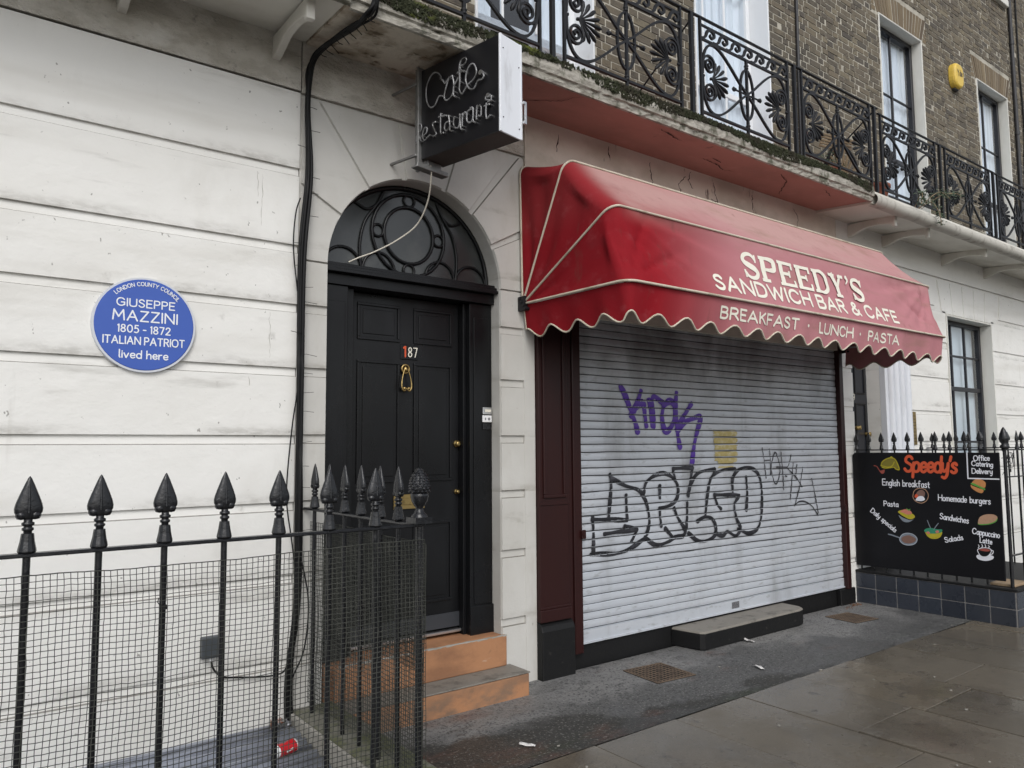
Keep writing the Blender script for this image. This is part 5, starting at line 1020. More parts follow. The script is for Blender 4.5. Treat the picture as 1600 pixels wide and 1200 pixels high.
one(MB() if False else (lambda m_: (m_.tube(P, 0.0048, 7), m_)[1])(MB()), 'loose_cable', M_whitecable, 'dirty white loose cable hanging across the fanlight from the box sign', 'cable', (2.36, -0.27, 3.34))

# ------------------------------------------------------------------ blue plaque
PC = (0.824, 2.2355)
PQ = thing('blue_plaque', 'round blue memorial plaque with white lettering on the white stucco wall', 'plaque', (PC[0], 0, PC[1]))
def diskm(r0, r1, ya, yb, n=64):
    m_ = MB(); m_.prism([(PC[0]+r1*math.cos(2*PI*i/n), PC[1]+r1*math.sin(2*PI*i/n)) for i in range(n)], 'y', ya, yb, 0.003); return m_
diskm(0, 0.2465, 0.004, -0.020).build('rim', M_rim, PQ); diskm(0, 0.2335, -0.0205, -0.0225).build('face', M_enamel, PQ)
pm = lambda u, v, h: Vector((u, -0.0226-h, v))
for txt, x0, x1, z, h, w_ in (('GIUSEPPE', 0.690, 0.9605, 2.3245, 0.038, 0.0061), ('MAZZINI', 0.674, 0.974, 2.2525, 0.050, 0.0074), ('1805 - 1872', 0.698, 0.9425, 2.1925, 0.036, 0.0061), ('ITALIAN PATRIOT', 0.634, 1.0125, 2.1325, 0.037, 0.0061), ('lived here', 0.709, 0.935, 2.0625, 0.039, 0.0062)):
    letter(pm, 0.0006, 0.0001, txt, (x0, z), (x1, z), h, w_, 'lettering', M_plaqueletter, PQ, gap=0.26 if txt[0] != 'l' else 0.17, space=0.35)
ss, tot = strokes_of('LONDON COUNTY COUNCIL', 0.30, 0.55); ik = Ink(pm, 0.0006, 0.0001); r0, a0, a1 = 0.200, R(133.5), R(42.5)
for k, pts in ss:
    P = []
    for p_ in pts: a = a0+(a1-a0)*p_[0]/tot; r_ = r0+p_[1]*0.0185; P.append((PC[0]+r_*math.cos(a), PC[1]+r_*math.sin(a)))
    ik.line(P, 0.0034)
ik.build('lettering', M_plaqueletter, PQ)

# ------------------------------------------------------------------ spiked railing round the area
def spade(mb, x, y, z, ax, s_=1.0, wmul=1.0):
    """cast spear head standing at (x,y,z); flat across ax"""
    def E(w_, t_, zz, n=14): 
        r_ = []
        for k in range(n):
            a = 2*PI*k/n; u_, v_ = w_*math.cos(a), t_*math.sin(a)
            r_.append((x+u_, y+v_, zz) if ax == 'x' else (x+v_, y+u_, zz))
        return r_
    prof = [(0.013, 0.010, 0.107), (0.021, 0.013, 0.110), (0.033, 0.016, 0.118), (0.0395, 0.0175, 0.130), (0.0405, 0.018, 0.142), (0.037, 0.017, 0.158), (0.030, 0.0145, 0.178), (0.0215, 0.0115, 0.200), (0.013, 0.008, 0.222), (0.005, 0.004, 0.240), (0.001, 0.001, 0.246)]
    rows = [E(a*s_*wmul, b_*s_, z+c_*s_) for a, b_, c_ in prof]; mb.grid(rows, True, True); mb.add(rows[0], [tuple(range(14))[::-1]])
    for sg in (-1, 1):
        o_ = sg*0.019*s_*wmul; cc = (x+o_, y, z+0.121*s_) if ax == 'x' else (x, y+o_, z+0.121*s_)
        q_ = [(0.002, -0.015), (0.011, -0.0125), (0.0155, -0.003), (0.0150, 0.005), (0.010, 0.013), (0.002, 0.019)]
        mb.lathe([(r_*s_, zz*s_) for r_, zz in q_], cc, 8, 1.15 if ax == 'x' else 1.2, 1.2 if ax == 'x' else 1.15)
    # ridge down the middle of the leaf
    d = (0, 0.0165*s_, 0) if ax == 'x' else (0.0165*s_, 0, 0)
    for sg in (-1, 1): mb.tube([(x+sg*d[0], y+sg*d[1], z+0.128*s_), (x+sg*d[0]*0.95, y+sg*d[1]*0.95, z+0.16*s_), (x+sg*d[0]*0.4, y+sg*d[1]*0.4, z+0.225*s_)], [0.005*s_, 0.0045*s_, 0.002*s_], 5)
    mb.lathe([(0.012*s_, 0.062*s_), (0.0125*s_, 0.070*s_), (0.017*s_, 0.073*s_), (0.017*s_, 0.080*s_), (0.0125*s_, 0.082*s_), (0.0125*s_, 0.086*s_), (0.0185*s_, 0.089*s_), (0.0185*s_, 0.097*s_), (0.0125*s_, 0.100*s_), (0.013*s_, 0.108*s_)], (x, y, z), 12)
    mb.lathe([(0.012*s_, -0.004), (0.0245*s_, 0.001*s_), (0.0275*s_, 0.006*s_), (0.0265*s_, 0.012*s_), (0.0215*s_, 0.036*s_), (0.0180*s_, 0.062*s_), (0.012*s_, 0.064*s_)], (x, y, z), 12, smooth=False)
RZ = 1.272
RL = thing('area_railing', 'black spear topped iron railing in the foreground turning a corner towards the arched door', 'railing', (1.70, -1.28, 0))
b = MB(); b.box(-3.0, 1.72, -1.302, -1.262, RZ-0.013, RZ); b.build('rail', M_iron, RL, bevel=0.003)
b = MB(); b.box(1.683, 1.717, -1.261, 0.0, RZ-0.016, RZ-0.003); b.build('rail', M_iron, RL, bevel=0.003)
def baluster(x, y, ax, z0, mb_m=M_iron, parent=RL, rz=RZ, s_=1.0, r_=0.0115, lean=0.0):
    m_ = MB(); m_.tube([(x+lean, y, z0), (x, y, rz+0.012)], r_, 8); ba = m_.build('baluster', mb_m, parent)
    m_ = MB(); spade(m_, x, y, rz, ax, s_); m_.build('spear_head', mb_m, ba); return ba
for k in range(22): baluster(1.4875-0.2065*k, -1.28, 'x', 0.0, lean=rnd.uniform(-0.004, 0.004))
for y in (-0.128, -0.325, -0.520, -0.708, -0.912, -1.090): baluster(1.70, y, 'y', 0.16)
m_ = MB(); m_.tube([(1.70, -1.28, 0.0), (1.70, -1.28, RZ)], 0.0165, 10); post = m_.build('corner_post', M_iron, RL)
m_ = MB(); px_, py_ = 1.70, -1.28; m_.box(px_-0.042, px_+0.042, py_-0.042, py_+0.042, RZ+0.001, RZ+0.028)
m_.lathe([(0.036, 0.028), (0.034, 0.036), (0.024, 0.046), (0.017, 0.060), (0.016, 0.068), (0.024, 0.078), (0.034, 0.095), (0.039, 0.115), (0.040, 0.128), (0.036, 0.132)], (px_, py_, RZ), 20)
pine = [(0.034, 0.130), (0.044, 0.140), (0.0455, 0.155), (0.042, 0.178), (0.034, 0.202), (0.022, 0.224), (0.009, 0.238), (0.002, 0.242)]
m_.lathe(pine, (px_, py_, RZ), 20)
def pr(z):
    for (r0_, z0_), (r1_, z1_) in zip(pine[:-1], pine[1:]):
        if z0_ <= z <= z1_: return r0_+(r1_-r0_)*(z-z0_)/(z1_-z0_)
    return 0.003
for j in range(9):
    zc = 0.140+0.0115*j; r_ = pr(zc); n = max(5, int(15*r_/0.0455))
    for k in range(n):
        a = 2*PI*(k+0.5*(j % 2))/n; e = Vector((math.cos(a), math.sin(a), 0)); tt = Vector((-math.sin(a), math.cos(a), 0)); c = Vector((px_, py_, RZ+zc))+e*r_; hw = PI*r_/n*0.92
        m_.add([c-tt*hw, c+Vector((0, 0, -0.007)), c+tt*hw, c+Vector((0, 0, 0.009))-e*0.003, c+e*0.0062+Vector((0, 0, -0.002))], [(0, 1, 4), (1, 2, 4), (2, 3, 4), (3, 0, 4)])
m_.build('pineapple_finial', M_iron, post)
# netting tied to the railing
def netsheet(mb, P0, eu, ev, en, lu, lv, cu, cv_, seed, sagz=0.012, r_=0.0015):
    r = random.Random(seed); P0, eu, ev, en = map(Vector, (P0, eu, ev, en)); nu, nv = int(lu/cu), int(lv/cv_)
    ph = [r.uniform(0, 6) for _ in range(6)]
    def Q(i, j):
        u_, v_ = i*cu, j*cv_
        du = 0.003*math.sin(v_*7+ph[0])+0.0012*math.sin(v_*19+u_*5+ph[1]); dv = sagz*math.sin(u_*4.2+ph[2])*0.5+0.0014*math.sin(u_*17+v_*6+ph[3]); dn = 0.008*math.sin(u_*6+v_*4+ph[4])+0.004*math.sin(u_*15+ph[5])
        rr_ = random.Random(seed*100003+i*331+j); return P0+eu*(u_+du+rr_.gauss(0, 0.0006))+ev*(v_+dv+rr_.gauss(0, 0.0006))+en*dn
    g_ = [[Q(i, j) for j in range(nv+1)] for i in range(nu+1)]
    for i in range(nu+1): mb.tube(g_[i], r_, 4, cap=False)
    for j in range(nv+1): mb.tube([g_[i][j] for i in range(nu+1)], r_*(1.0 if j < nv else 1.6), 4, cap=False)
b = MB(); netsheet(b, (-1.35, -1.306, 0.02), (1, 0, 0), (0, 0, 1), (0, 1, 0), 3.07, 1.19, 0.0198, 0.0200, 3)
one(b, 'garden_netting', M_net, 'dark plastic mesh netting tied to the front run of the spear railing', 'netting', (1.70, -1.306, 0.02), 'netting on the railing')
b = MB(); netsheet(b, (1.722, -1.29, 0.20), (0, 1, 0), (0, 0, 1), (1, 0, 0), 1.27, 1.0, 0.0215, 0.0215, 5)
netsheet(b, (1.732, -1.25, 0.62), (0, 1, 0), (0, 0, 1), (1, 0, 0), 1.10, 0.56, 0.019, 0.020, 8)
one(b, 'garden_netting', M_net, 'doubled green mesh netting on the short return of the railing beside the steps', 'netting', (1.722, -1.29, 0.20), 'netting on the railing')
b = MB(); b.box(0.648, 0.672, -1.302, -1.288, 1.043, 1.058); b.tube([(0.655, -1.30, 1.05), (0.640, -1.305, 1.072), (0.643, -1.305, 1.085)], 0.0018, 5)
one(b, 'cable_tie', M_rubber, 'small black tie knotted round the third visible railing bar', 'tie', (0.66, -1.295, 1.05))
# area: kerbs and corrugated cover
b = MB(); b.box(1.634, 1.872, -1.40, -0.001, -0.15, 0.165); kb = one(b, 'dwarf_wall', M_mossstone, 'low mossy stone kerb under the short return of the railing', 'kerb', (1.75, -0.7, 0), bevel=0.012, seg=2)
b = MB(); b.box(1.615, 1.6335, -1.40, -0.001, -0.3, 0.155); b.build('concrete_face', M_concrete, None if False else kb, local=False, bevel=0.004)
b = MB(); b.box(-3.0, 1.6145, -1.40, -1.20, -0.3, 0.02); one(b, 'dwarf_wall', M_concrete, 'pale concrete kerb under the long front run of the railing', 'kerb', (0, -1.3, 0), bevel=0.01)
b = MB(); n = 220
b.grid([[(x, -1.19+1.188*j/n, 0.105-0.11*(1-j/n)+0.011*math.sin(2*PI*(1.188*j/n)/0.076)) for x in (-3.0, -2, -1, 0, 0.6, 1.0, 1.612)] for j in range(n+1)])
one(b, 'corrugated_sheet', M_corr, 'blue grey corrugated plastic sheet covering the basement area behind the railing', 'roof sheet', (0.6, -0.6, 0.05), solid=0.003)
can = thing('drink_can', 'crushed red and white drink can lying on the corrugated sheet', 'can', (1.455, -0.40, 0.118), rot=(0, 0, R(14)))
b = MB(); n = 20
def ring(x, r_, dz=0): return [(x, r_*math.cos(2*PI*k/n)*(1+0.10*math.sin(x*70)), r_*math.sin(2*PI*k/n)*(0.92+0.1*math.cos(x*55+k)) + dz) for k in range(n)]
b.grid([ring(x, r_) for x, r_ in ((-0.050, 0.033), (-0.03, 0.0335), (-0.005, 0.031), (0.02, 0.033), (0.045, 0.033))], True, True); b.build('body', M_canred, can, local=True)
b = MB(); rws = [ring(x, r_) for x, r_ in ((-0.0505, 0.0332), (-0.058, 0.030), (-0.062, 0.026))]; b.grid(rws, True, True); b.add(rws[-1], [tuple(range(n))])
rws = [ring(x, r_) for x, r_ in ((0.0455, 0.0332), (0.055, 0.0325), (0.058, 0.029))]; b.grid(rws, True, True); b.add(rws[-1], [tuple(range(n))])
b.grid([[(x, -0.034*math.cos(a)*1.09, 0.0335*math.sin(a)*1.0) for a in [R(-8+8*j+6*math.sin(x*90)) for j in range(3)]] for x in [-0.02+0.004*i for i in range(11)]])
b.build('pale_band', M_canwhite, can, local=True)
b = MB(); rr = random.Random(8)
for i in range(26):
    c = Vector((rr.uniform(1.50, 1.60), rr.uniform(-0.10, -0.02), 0.108+rr.uniform(0, 0.03))); s_ = rr.uniform(0.01, 0.028)
    d = Vector((rr.gauss(0, 1), rr.gauss(0, 1), rr.gauss(0, 1))).normalized(); u_ = d.orthogonal().normalized(); v_ = d.cross(u_); b.add([c+u_*s_, c+v_*s_*0.7, c-u_*s_, c-v_*s_*0.7+d*s_*0.4], [(0, 1, 2), (0, 2, 3)])
one(b, 'litter_heap', mat('crumpled_wrappers', (0.5, 0.5, 0.5), 0.6, island=[(0.7, 0.7, 0.7), (0.02, 0.02, 0.025), (0.3, 0.12, 0.05), (0.55, 0.56, 0.6), (0.03, 0.03, 0.03)]), 'small heap of crumpled wrappers at the foot of the black cables', 'litter', (1.55, -0.06, 0.108))

# ------------------------------------------------------------------ cables on the wall
CB = thing('cable_bundle', 'thick bundle of black cables running up the joint between white and cream fronts', 'cables', (1.64, 0, 0.1))
rr = random.Random(12)
way = [(1.615, -0.03, 0.10), (1.60, -0.04, 0.35), (1.632, -0.045, 0.75), (1.642, -0.045, 1.3), (1.640, -0.045, 2.0), (1.640, -0.045, 2.7), (1.662, -0.05, 3.2), (1.652, -0.05, 3.6), (1.655, -0.055, 3.80), (1.668, -0.085, 3.90), (1.700, -0.20, 3.93), (1.728, -0.34, 3.935), (1.735, -0.50, 3.925), (1.75, -0.63, 3.93), (1.77, -0.685, 4.00), (1.80, -0.69, 4.12), (1.84, -0.67, 4.3), (1.90, -0.62, 4.6)]
for (dx, dy, r_) in ((-0.010, 0.002, 0.0105), (0.008, -0.004, 0.0115), (0.018, 0.006, 0.007), (-0.001, -0.012, 0.0075), (0.000, 0.010, 0.009)):
    P = catmull([Vector((x+dx+rr.gauss(0, 0.007), y+dy+rr.gauss(0, 0.004), z+dx*0.4*(y < -0.09))) for x, y, z in way], 8)
    m_ = MB(); m_.tube(P, r_, 8); m_.build('cable', M_rubber, CB)
for pts, r_ in (([(1.625, -0.045, 1.95), (1.59, -0.05, 1.7), (1.565, -0.055, 1.35), (1.600, -0.05, 1.1), (1.625, -0.045, 0.95)], 0.004), ([(1.62, -0.045, 3.05), (1.592, -0.05, 2.95), (1.582, -0.05, 2.75), (1.61, -0.05, 2.5)], 0.004), ([(1.655, -0.05, 1.0), (1.70, -0.06, 0.75), (1.68, -0.06, 0.5), (1.62, -0.05, 0.35)], 0.0045), ([(1.625, -0.05, 0.62), (1.59, -0.05, 0.42), (1.52, -0.025, 0.372), (1.30, -0.018, 0.40), (1.24, -0.018, 0.42), (1.20, -0.022, 0.47), (1.19, -0.025, 0.53)], 0.005)):
    m_ = MB(); m_.tube(catmull(pts, 8), r_, 6); m_.build('loose_wire', M_rubber, CB)
for k in range(26):
    z = 0.5+k*0.128+rr.uniform(-0.04, 0.04); a = rr.uniform(-0.6, 0.6); sgn = 1 if rr.random() < 0.7 else -1; l_ = rr.uniform(0.02, 0.06)
    xb_ = 1.642+(0.015 if z > 2.9 else 0); m_ = MB(); m_.tube([(xb_, -0.06, z), (xb_+sgn*0.022, -0.062, z+0.002), (xb_+sgn*(0.022+l_), -0.066-0.01*rr.random(), z+l_*a*0.4)], 0.0017, 4); m_.build('tie_end', M_rubber, CB)
for k in range(9):
    t = k/8; y = -0.12-0.5*t; x = 1.69+0.06*t; m_ = MB(); m_.tube([(x, y, 3.92), (x+0.02, y, 3.905), (x+0.02+rr.uniform(0.01, 0.03), y-0.01, 3.89+rr.uniform(-0.02, 0.01))], 0.0025, 4); m_.build('tie_end', M_rubber, CB)
JB = thing('junction_box', 'small dark grey electrical box on the white wall behind the railing', 'box', (1.187, 0, 0.52))
b = MB(); b.box(1.138, 1.236, -0.045, 0.001, 0.522, 0.63); b.build('body', mat('dark_grey_plastic', (0.05, 0.058, 0.066), 0.5), JB, bevel=0.006, seg=2)
b = MB(); b.box(1.146, 1.228, -0.050, -0.0455, 0.53, 0.622); b.build('lid', MATS['dark_grey_plastic'], JB, bevel=0.003)
b = MB(); b.tube([(1.19, -0.025, 0.522), (1.19, -0.025, 0.505)], 0.009, 8); b.build('gland', M_canwhite, JB)

# ------------------------------------------------------------------ steps and shop step
ST = thing('door_steps', 'two worn terracotta painted steps leading to the arched door', 'steps', (2.5, -0.1, 0))
b = MB(); b.box(1.874, 3.143, -0.222, -0.0015, -0.1, 0.140); b.build('lower_step', M_terra, ST, bevel=0.01, seg=2)
b = MB(); b.box(1.872, 3.148, -0.228, -0.0015, 0.1402, 0.150); b.build('tread', M_steptop, ST, bevel=0.005, seg=2)
b = MB(); b.box(1.822, 3.084, -0.0012, 0.24, 0.0, 0.352); b.box(1.872, 3.105, -0.030, -0.0013, 0.1505, 0.352); b.build('upper_step', M_terra, ST, bevel=0.008, seg=2)
b = MB(); rr = random.Random(19); x = 1.90
while x < 3.08:
    h_ = rr.uniform(0.002, 0.010); d_ = rr.uniform(0.004, 0.02); l_ = rr.uniform(0.015, 0.05)
    if h_ > 0: b.add([(x, -0.0308, 0.351-h_), (x+l_, -0.0308, 0.351-h_*rr.uniform(0.5, 1.2)), (x+l_, -0.0295, 0.3528), (x, -0.0295, 0.3528), (x+l_, -0.030+d_, 0.3528), (x, -0.030+d_*rr.uniform(0.5, 1.2), 0.3528)], [(0, 1, 2, 3), (3, 2, 4, 5)])
    x += l_
b.build('chipped_edge', M_concrete, ST)
b = MB(); b.prism([(4.80, 0.028), (4.845, -0.225), (4.875, -0.255), (6.20, -0.245), (6.275, -0.225), (6.315, -0.17), (6.33, 0.028)], 'z', 0.005, 0.128)
SS = one(b, 'shop_step', M_blackstone, 'black painted low stone step with bare top in front of the roller shutter', 'step', (5.5, -0.1, 0.0), bevel=0.006)
b = MB(); b.prism([(4.798, 0.028), (4.843, -0.227), (4.873, -0.257), (6.20, -0.247), (6.277, -0.227), (6.317, -0.17), (6.332, 0.028)], 'z', 0.1285, 0.148, 0.008); b.build('worn_top', M_steptop, SS, bevel=0.004)
def grate(x, y, w_, d, rot, label):
    t = thing('floor_grate', label, 'grate', (x, y, 0.0), 'rusty floor grates', rot=(0, 0, rot))
    m_ = MB(); n = 11; fr = 0.014
    m_.box(-w_/2, w_/2, -d/2, -d/2+fr, 0.004, 0.007); m_.box(-w_/2, w_/2, d/2-fr, d/2, 0.004, 0.007); m_.box(-w_/2, -w_/2+fr, -d/2+fr, d/2-fr, 0.004, 0.007); m_.box(w_/2-fr, w_/2, -d/2+fr, d/2-fr, 0.004, 0.007)
    for i in range(1, n): xx = -w_/2+w_*i/n; m_.box(xx-0.0048, xx+0.0048, -d/2+fr, d/2-fr, 0.0042, 0.0062)
    for i in range(1, n-1): yy = -d/2+d*i/(n-1); m_.box(-w_/2+fr, w_/2-fr, yy-0.0045, yy+0.0045, 0.0044, 0.0058)
    m_.build('bars', M_rust, t, local=True)
    m_ = MB(); m_.box(-w_/2, w_/2, -d/2, d/2, 0.0005, 0.0024); m_.build('dark_pit', M_dark, t, local=True)
    return t
grate(4.155, -0.42, 0.36, 0.36, R(-5), 'square rusty grate set in the asphalt nearest the pilaster and door steps')
grate(6.85, -0.36, 0.335, 0.32, R(-6), 'square rusty grate set in the asphalt between the shop step and tiled wall')

# ------------------------------------------------------------------ tiled wall, menu board, fence of the right house
PXW = 7.60
TW = thing('tiled_wall', 'low wall of dark blue grey square tiles standing out from the front under the menu board', 'wall', (7.70, -0.7, 0))
b = MB(); b.box(PXW+0.004, 9.35, -1.466, -0.002, -0.1, 0.302); b.build('core', M_grout, TW)
b = MB()
tw_, th_ = 0.208, 0.152; rr = random.Random(6)
for j in range(2):
    for i in range(7):
        y1 = -0.004-i*tw_; y0 = y1-tw_+0.007; z0 = 0.002+j*th_; b.box(PXW+rr.uniform(-0.001, 0.001), PXW+0.006, max(y0, -1.468), y1, z0, z0+th_-0.007)
    for i in range(8): x0 = PXW+0.002+i*0.215; z0 = 0.002+j*th_; b.box(x0, x0+0.208, -1.472+rr.uniform(-0.001, 0.001), -1.464, z0, z0+th_-0.007)
b.build('tiles', M_tile, TW, bevel=0.003)
b = MB(); b.box(PXW-0.006, 9.36, -1.478, -0.002, 0.3025, 0.328); b.build('coping', M_blackstone, TW, bevel=0.008, seg=2)
b = MB(); b.box(7.70, 8.02, -1.42, -1.22, 0.3285, 0.35); one(b, 'wood_offcut', M_wood, 'bleached wooden offcut lying on the end of the tiled wall', 'plank', (7.86, -1.32, 0.328), bevel=0.003)
MBX = 7.62
MN = thing('menu_board', 'black painted cafe menu board with chalk lettering and food drawings on the tiled wall', 'menu board', (MBX, -0.68, 0.36))
b = MB(); cr_ = 0.03
yz = [(-1.378, 0.385), (-0.012, 0.372), (-0.006, 0.40), (-0.012, 1.495), (-0.035, 1.522), (-1.385, 1.524)]
b.prism(yz, 'x', MBX, MBX+0.02); b.build('panel', M_board, MN, bevel=0.003)
bm_ = lambda u, v, h: Vector((MBX-h, -u, v))
ik = Ink(bm_, 0.0012, 0.0001); ik2 = Ink(bm_, 0.0012, 0.0001)
for (txt, a, c_, h) in BOARD_TEXT:
    A_, B_ = (-a[0], a[1]), (-c_[0], c_[1])
    if txt == "Speedy's": write(ik2, txt, (A_[0], A_[1]+0.012), (B_[0], B_[1]+0.02), h*0.86, 0.027, gap=0.10, slant=0.12, jitter=0.01, fine=0.02)
    else:
        letter(bm_, 0.0012, 0.0001, txt, A_, B_, h*0.92, 0.0078, 'lettering', M_chalk, MN, gap=0.17, space=0.45, jitter=0.025)
def art(k): return [(-a, c_) for a, c_ in BOARD_ART[k]]
ik = Ink(bm_, 0.0012, 0.0001); ik.line([Vector(p_) for p_ in art('border')], 0.011); ik.build('painted_border', M_chalk, MN)
ik = Ink(bm_, 0.0012, 0.0001)
for k in ('st1', 'st2', 'st3', 'st4'): ik.strip(catmull(art(k), 4), 0.006)
ik.build('painted_steam', M_chalk, MN); ik2.build('lettering', M_orange, MN)
def fills(name, m, keys, outl=(), w_=0.008, base=0.0012):
    q_ = Ink(bm_, base, 0.0003)
    for k in keys: q_.poly(catmull(art(k), 5, True))
    for k in outl: P = catmull(art(k), 5); q_.strip(P, w_)
    return q_.build(name, m, MN)
fills('painted_hat', M_yel, [], ['hat', 'hatbrim', 'hattop'], 0.009); fills('painted_hat_fill', mat('olive_paint', (0.20, 0.17, 0.02), 0.6), ['hat'], base=0.0006)
fills('painted_pipe', M_wine, ['pipebowl'], ['pipestem'])
q_ = Ink(bm_, 0.0012, 0.0002); P = catmull(art('plate'), 5, True); q_.strip(list(P)+[P[0]], 0.006, False); q_.build('painted_plate', M_tan, MN)
fills('painted_bacon', M_meat, ['plate_meat']); fills('painted_tomato', M_orange, ['plate_tomato'], base=0.002); fills('painted_egg', M_chalk, ['plate_egg'], base=0.0026)
fills('painted_pasta', M_yel, ['pasta']); fills('painted_sauce', M_salmon, ['pasta_sauce'], base=0.002); fills('painted_bowl', M_bowlgrey, ['pasta_bowl'], base=0.0024); fills('painted_leaf', M_green, ['pasta_leaf'], base=0.0028)
fills('painted_pan', M_bowlgrey, ['pan'], ['panhandle'], 0.012); fills('painted_stew', M_meat, ['pan_food'], base=0.002)
q_ = Ink(bm_, 0.0024, 0.0002); P = catmull(art('pan'), 5, True); q_.strip(list(P)+[P[0]], 0.006, False); q_.build('painted_pan_rim', mat('pale_blue_paint', (0.42, 0.46, 0.52), 0.6), MN)
fills('painted_salad_bowl', M_yel, ['bowl']); fills('painted_salad', M_teal, ['greens'], base=0.002); [fills('painted_tomato', M_salmon, [k], base=0.0028) for k in ('tom1', 'tom2')]; [fills('painted_fork', M_bowlgrey, [], [k], 0.007, 0.0028) for k in ('fork1', 'fork2')]
[fills('painted_bun', M_bun, [k]) for k in ('bun_top', 'bun_bot')]; fills('painted_lettuce', M_green, ['lettuce'], base=0.0018); fills('painted_lettuce', M_green, ['sand_lettuce'], base=0.0018); fills('painted_sandwich', M_tan, ['sandwich'], base=0.0026)
fills('painted_saucer', M_chalk, ['saucer']); fills('painted_cup', M_board, ['cup'], base=0.002); fills('painted_coffee', M_wine, ['coffee'], base=0.0028)
q_ = Ink(bm_, 0.0032, 0.0002); P = catmull(art('cup'), 5, True); q_.strip(list(P)+[P[0]], 0.006, False); q_.strip(catmull(art('cuph'), 5), 0.007); q_.build('painted_cup_rim', M_chalk, MN)
FZ = 1.555
FN = thing('spear_fence', 'black iron fence with small spear tips standing behind the menu board', 'fence', (7.68, -0.7, 0.33), 'fences of the right house')
b = MB(); b.box(7.665, 7.695, -1.40, -0.01, FZ-0.012, FZ); b.box(7.665, 12.6, -1.425, -1.395, FZ-0.012, FZ); b.box(7.70, 12.6, -1.42, -1.40, 0.60, 0.612); b.box(7.70, 12.6, -1.42, -1.40, 1.30, 1.31); b.build('rail', M_iron, FN)
for k in range(10): baluster(7.68, -0.03-0.131*k, 'y', 0.33, parent=FN, rz=FZ, s_=0.70, r_=0.009)
for k in range(15): baluster(7.97+0.315*k, -1.41, 'x', 0.33, parent=FN, rz=FZ, s_=0.70, r_=0.010)
m_ = MB(); m_.tube([(7.68, -1.41, 0.33), (7.68, -1.41, FZ)], 0.016, 8); cp = m_.build('corner_post', M_iron, FN)
m_ = MB(); m_.lathe([(0.02, 0.0), (0.036, 0.012), (0.036, 0.03), (0.020, 0.045), (0.036, 0.07), (0.042, 0.095), (0.034, 0.135), (0.016, 0.18), (0.002, 0.20)], (7.68, -1.41, FZ), 12); m_.build('finial', M_iron, cp)
FN2 = thing('spear_fence', 'farther black spear tipped fence in front of the sash window of the right house', 'fence', (9.3, -0.7, 0.3), 'fences of the right house')
b = MB(); b.box(9.285, 9.315, -1.39, -0.01, FZ+0.0, FZ+0.012); b.build('rail', M_iron, FN2)
for k in range(10): baluster(9.30, -0.07-0.131*k, 'y', 0.32, parent=FN2, rz=FZ+0.01, s_=0.70, r_=0.009)
b = MB(); rr = random.Random(77)
for k in range(8):
    c = Vector((7.70, -1.40, 1.50)); P = [c+Vector((rr.uniform(0.0, 0.26), rr.uniform(-0.03, 0.03), rr.uniform(-0.05, 0.05)-0.24*(j/4)*rr.random())) for j in range(4)]
    b.tube(catmull(P, 6), 0.0026, 5)
one(b, 'wire_tangle', M_rubber, 'tangle of thin dark wires wound round the corner of the fence beside menu board', 'wires', (7.72, -1.40, 1.52))
b = MB(); b.box(8.935, 9.06, -0.014, -0.0015, 1.60, 1.98); bp_ = one(b, 'name_plate', M_brass, 'tall narrow brass plate on the cream wall beside the fluted pilaster', 'plate', (9.0, 0, 1.6), bevel=0.002)
b = MB()
for k in range(9):
    z = 1.63+0.037*k
    for j in range(4): b.box(8.95+0.025*j, 8.966+0.025*j, -0.0146, -0.0142, z, z+0.012)
b.build('engraving', mat('engraved_brown', (0.12, 0.08, 0.04), 0.6), bp_)

# ------------------------------------------------------------------ intercom, alarm, pipes
IC = thing('door_intercom', 'small silver and white door bell panel on the black door frame', 'intercom', (3.02, 0.1, 1.77))
b = MB(); b.box(2.995, 3.07, 0.083, 0.0975, 1.83, 1.878); b.build('silver_panel', M_steel, IC, bevel=0.002)
b = MB(); b.box(2.995, 3.07, 0.083, 0.0975, 1.775, 1.822); b.build('white_panel', M_canwhite, IC, bevel=0.003)
b = MB(); b.box(3.012, 3.062, 0.0815, 0.0828, 1.845, 1.864); b.build('name_card', mat('cream_card', (0.72, 0.68, 0.58), 0.6), IC)
b = MB(); b.tube([(3.045, 0.0829, 1.798), (3.045, 0.080, 1.798)], 0.010, 10); b.box(3.01, 3.02, 0.0815, 0.0828, 1.79, 1.806); b.build('bell_push', mat('grey_button', (0.2, 0.2, 0.21), 0.4), IC)
b = MB(); b.box(2.998, 3.062, 0.088, 0.0975, 1.725, 1.768); b.build('black_panel', M_iron, IC, bevel=0.002)
AL = thing('alarm_box', 'yellow burglar alarm box high on the brick wall between two windows', 'alarm', (10.60, 0, 6.36))
oct_ = [(10.60+0.135*math.copysign(abs(math.cos(a))**0.75, math.cos(a)), 6.475+0.170*math.copysign(abs(math.sin(a))**0.75, math.sin(a))) for a in [2*PI*(k+0.5)/24 for k in range(24)]]
b = MB(); b.prism(oct_, 'y', 0.0, -0.07, 0.0); b.prism(oct_, 'y', -0.0701, -0.095, 0.025); b.build('cover', M_alarm, AL, bevel=0.01, seg=2)
q_ = Ink(lambda u, v, h: Vector((u, -0.096-h, v)), 0.001); write(q_, 'Yale', (10.53, 6.455), (10.67, 6.475), 0.08, 0.012, gap=0.12); q_.build('lettering', mat('grey_mark', (0.10, 0.08, 0.05), 0.6), AL)
b = MB(); b.box(10.545, 10.655, -0.05, 0, 6.285, 6.32); b.build('strobe', M_pipe, AL, bevel=0.01)
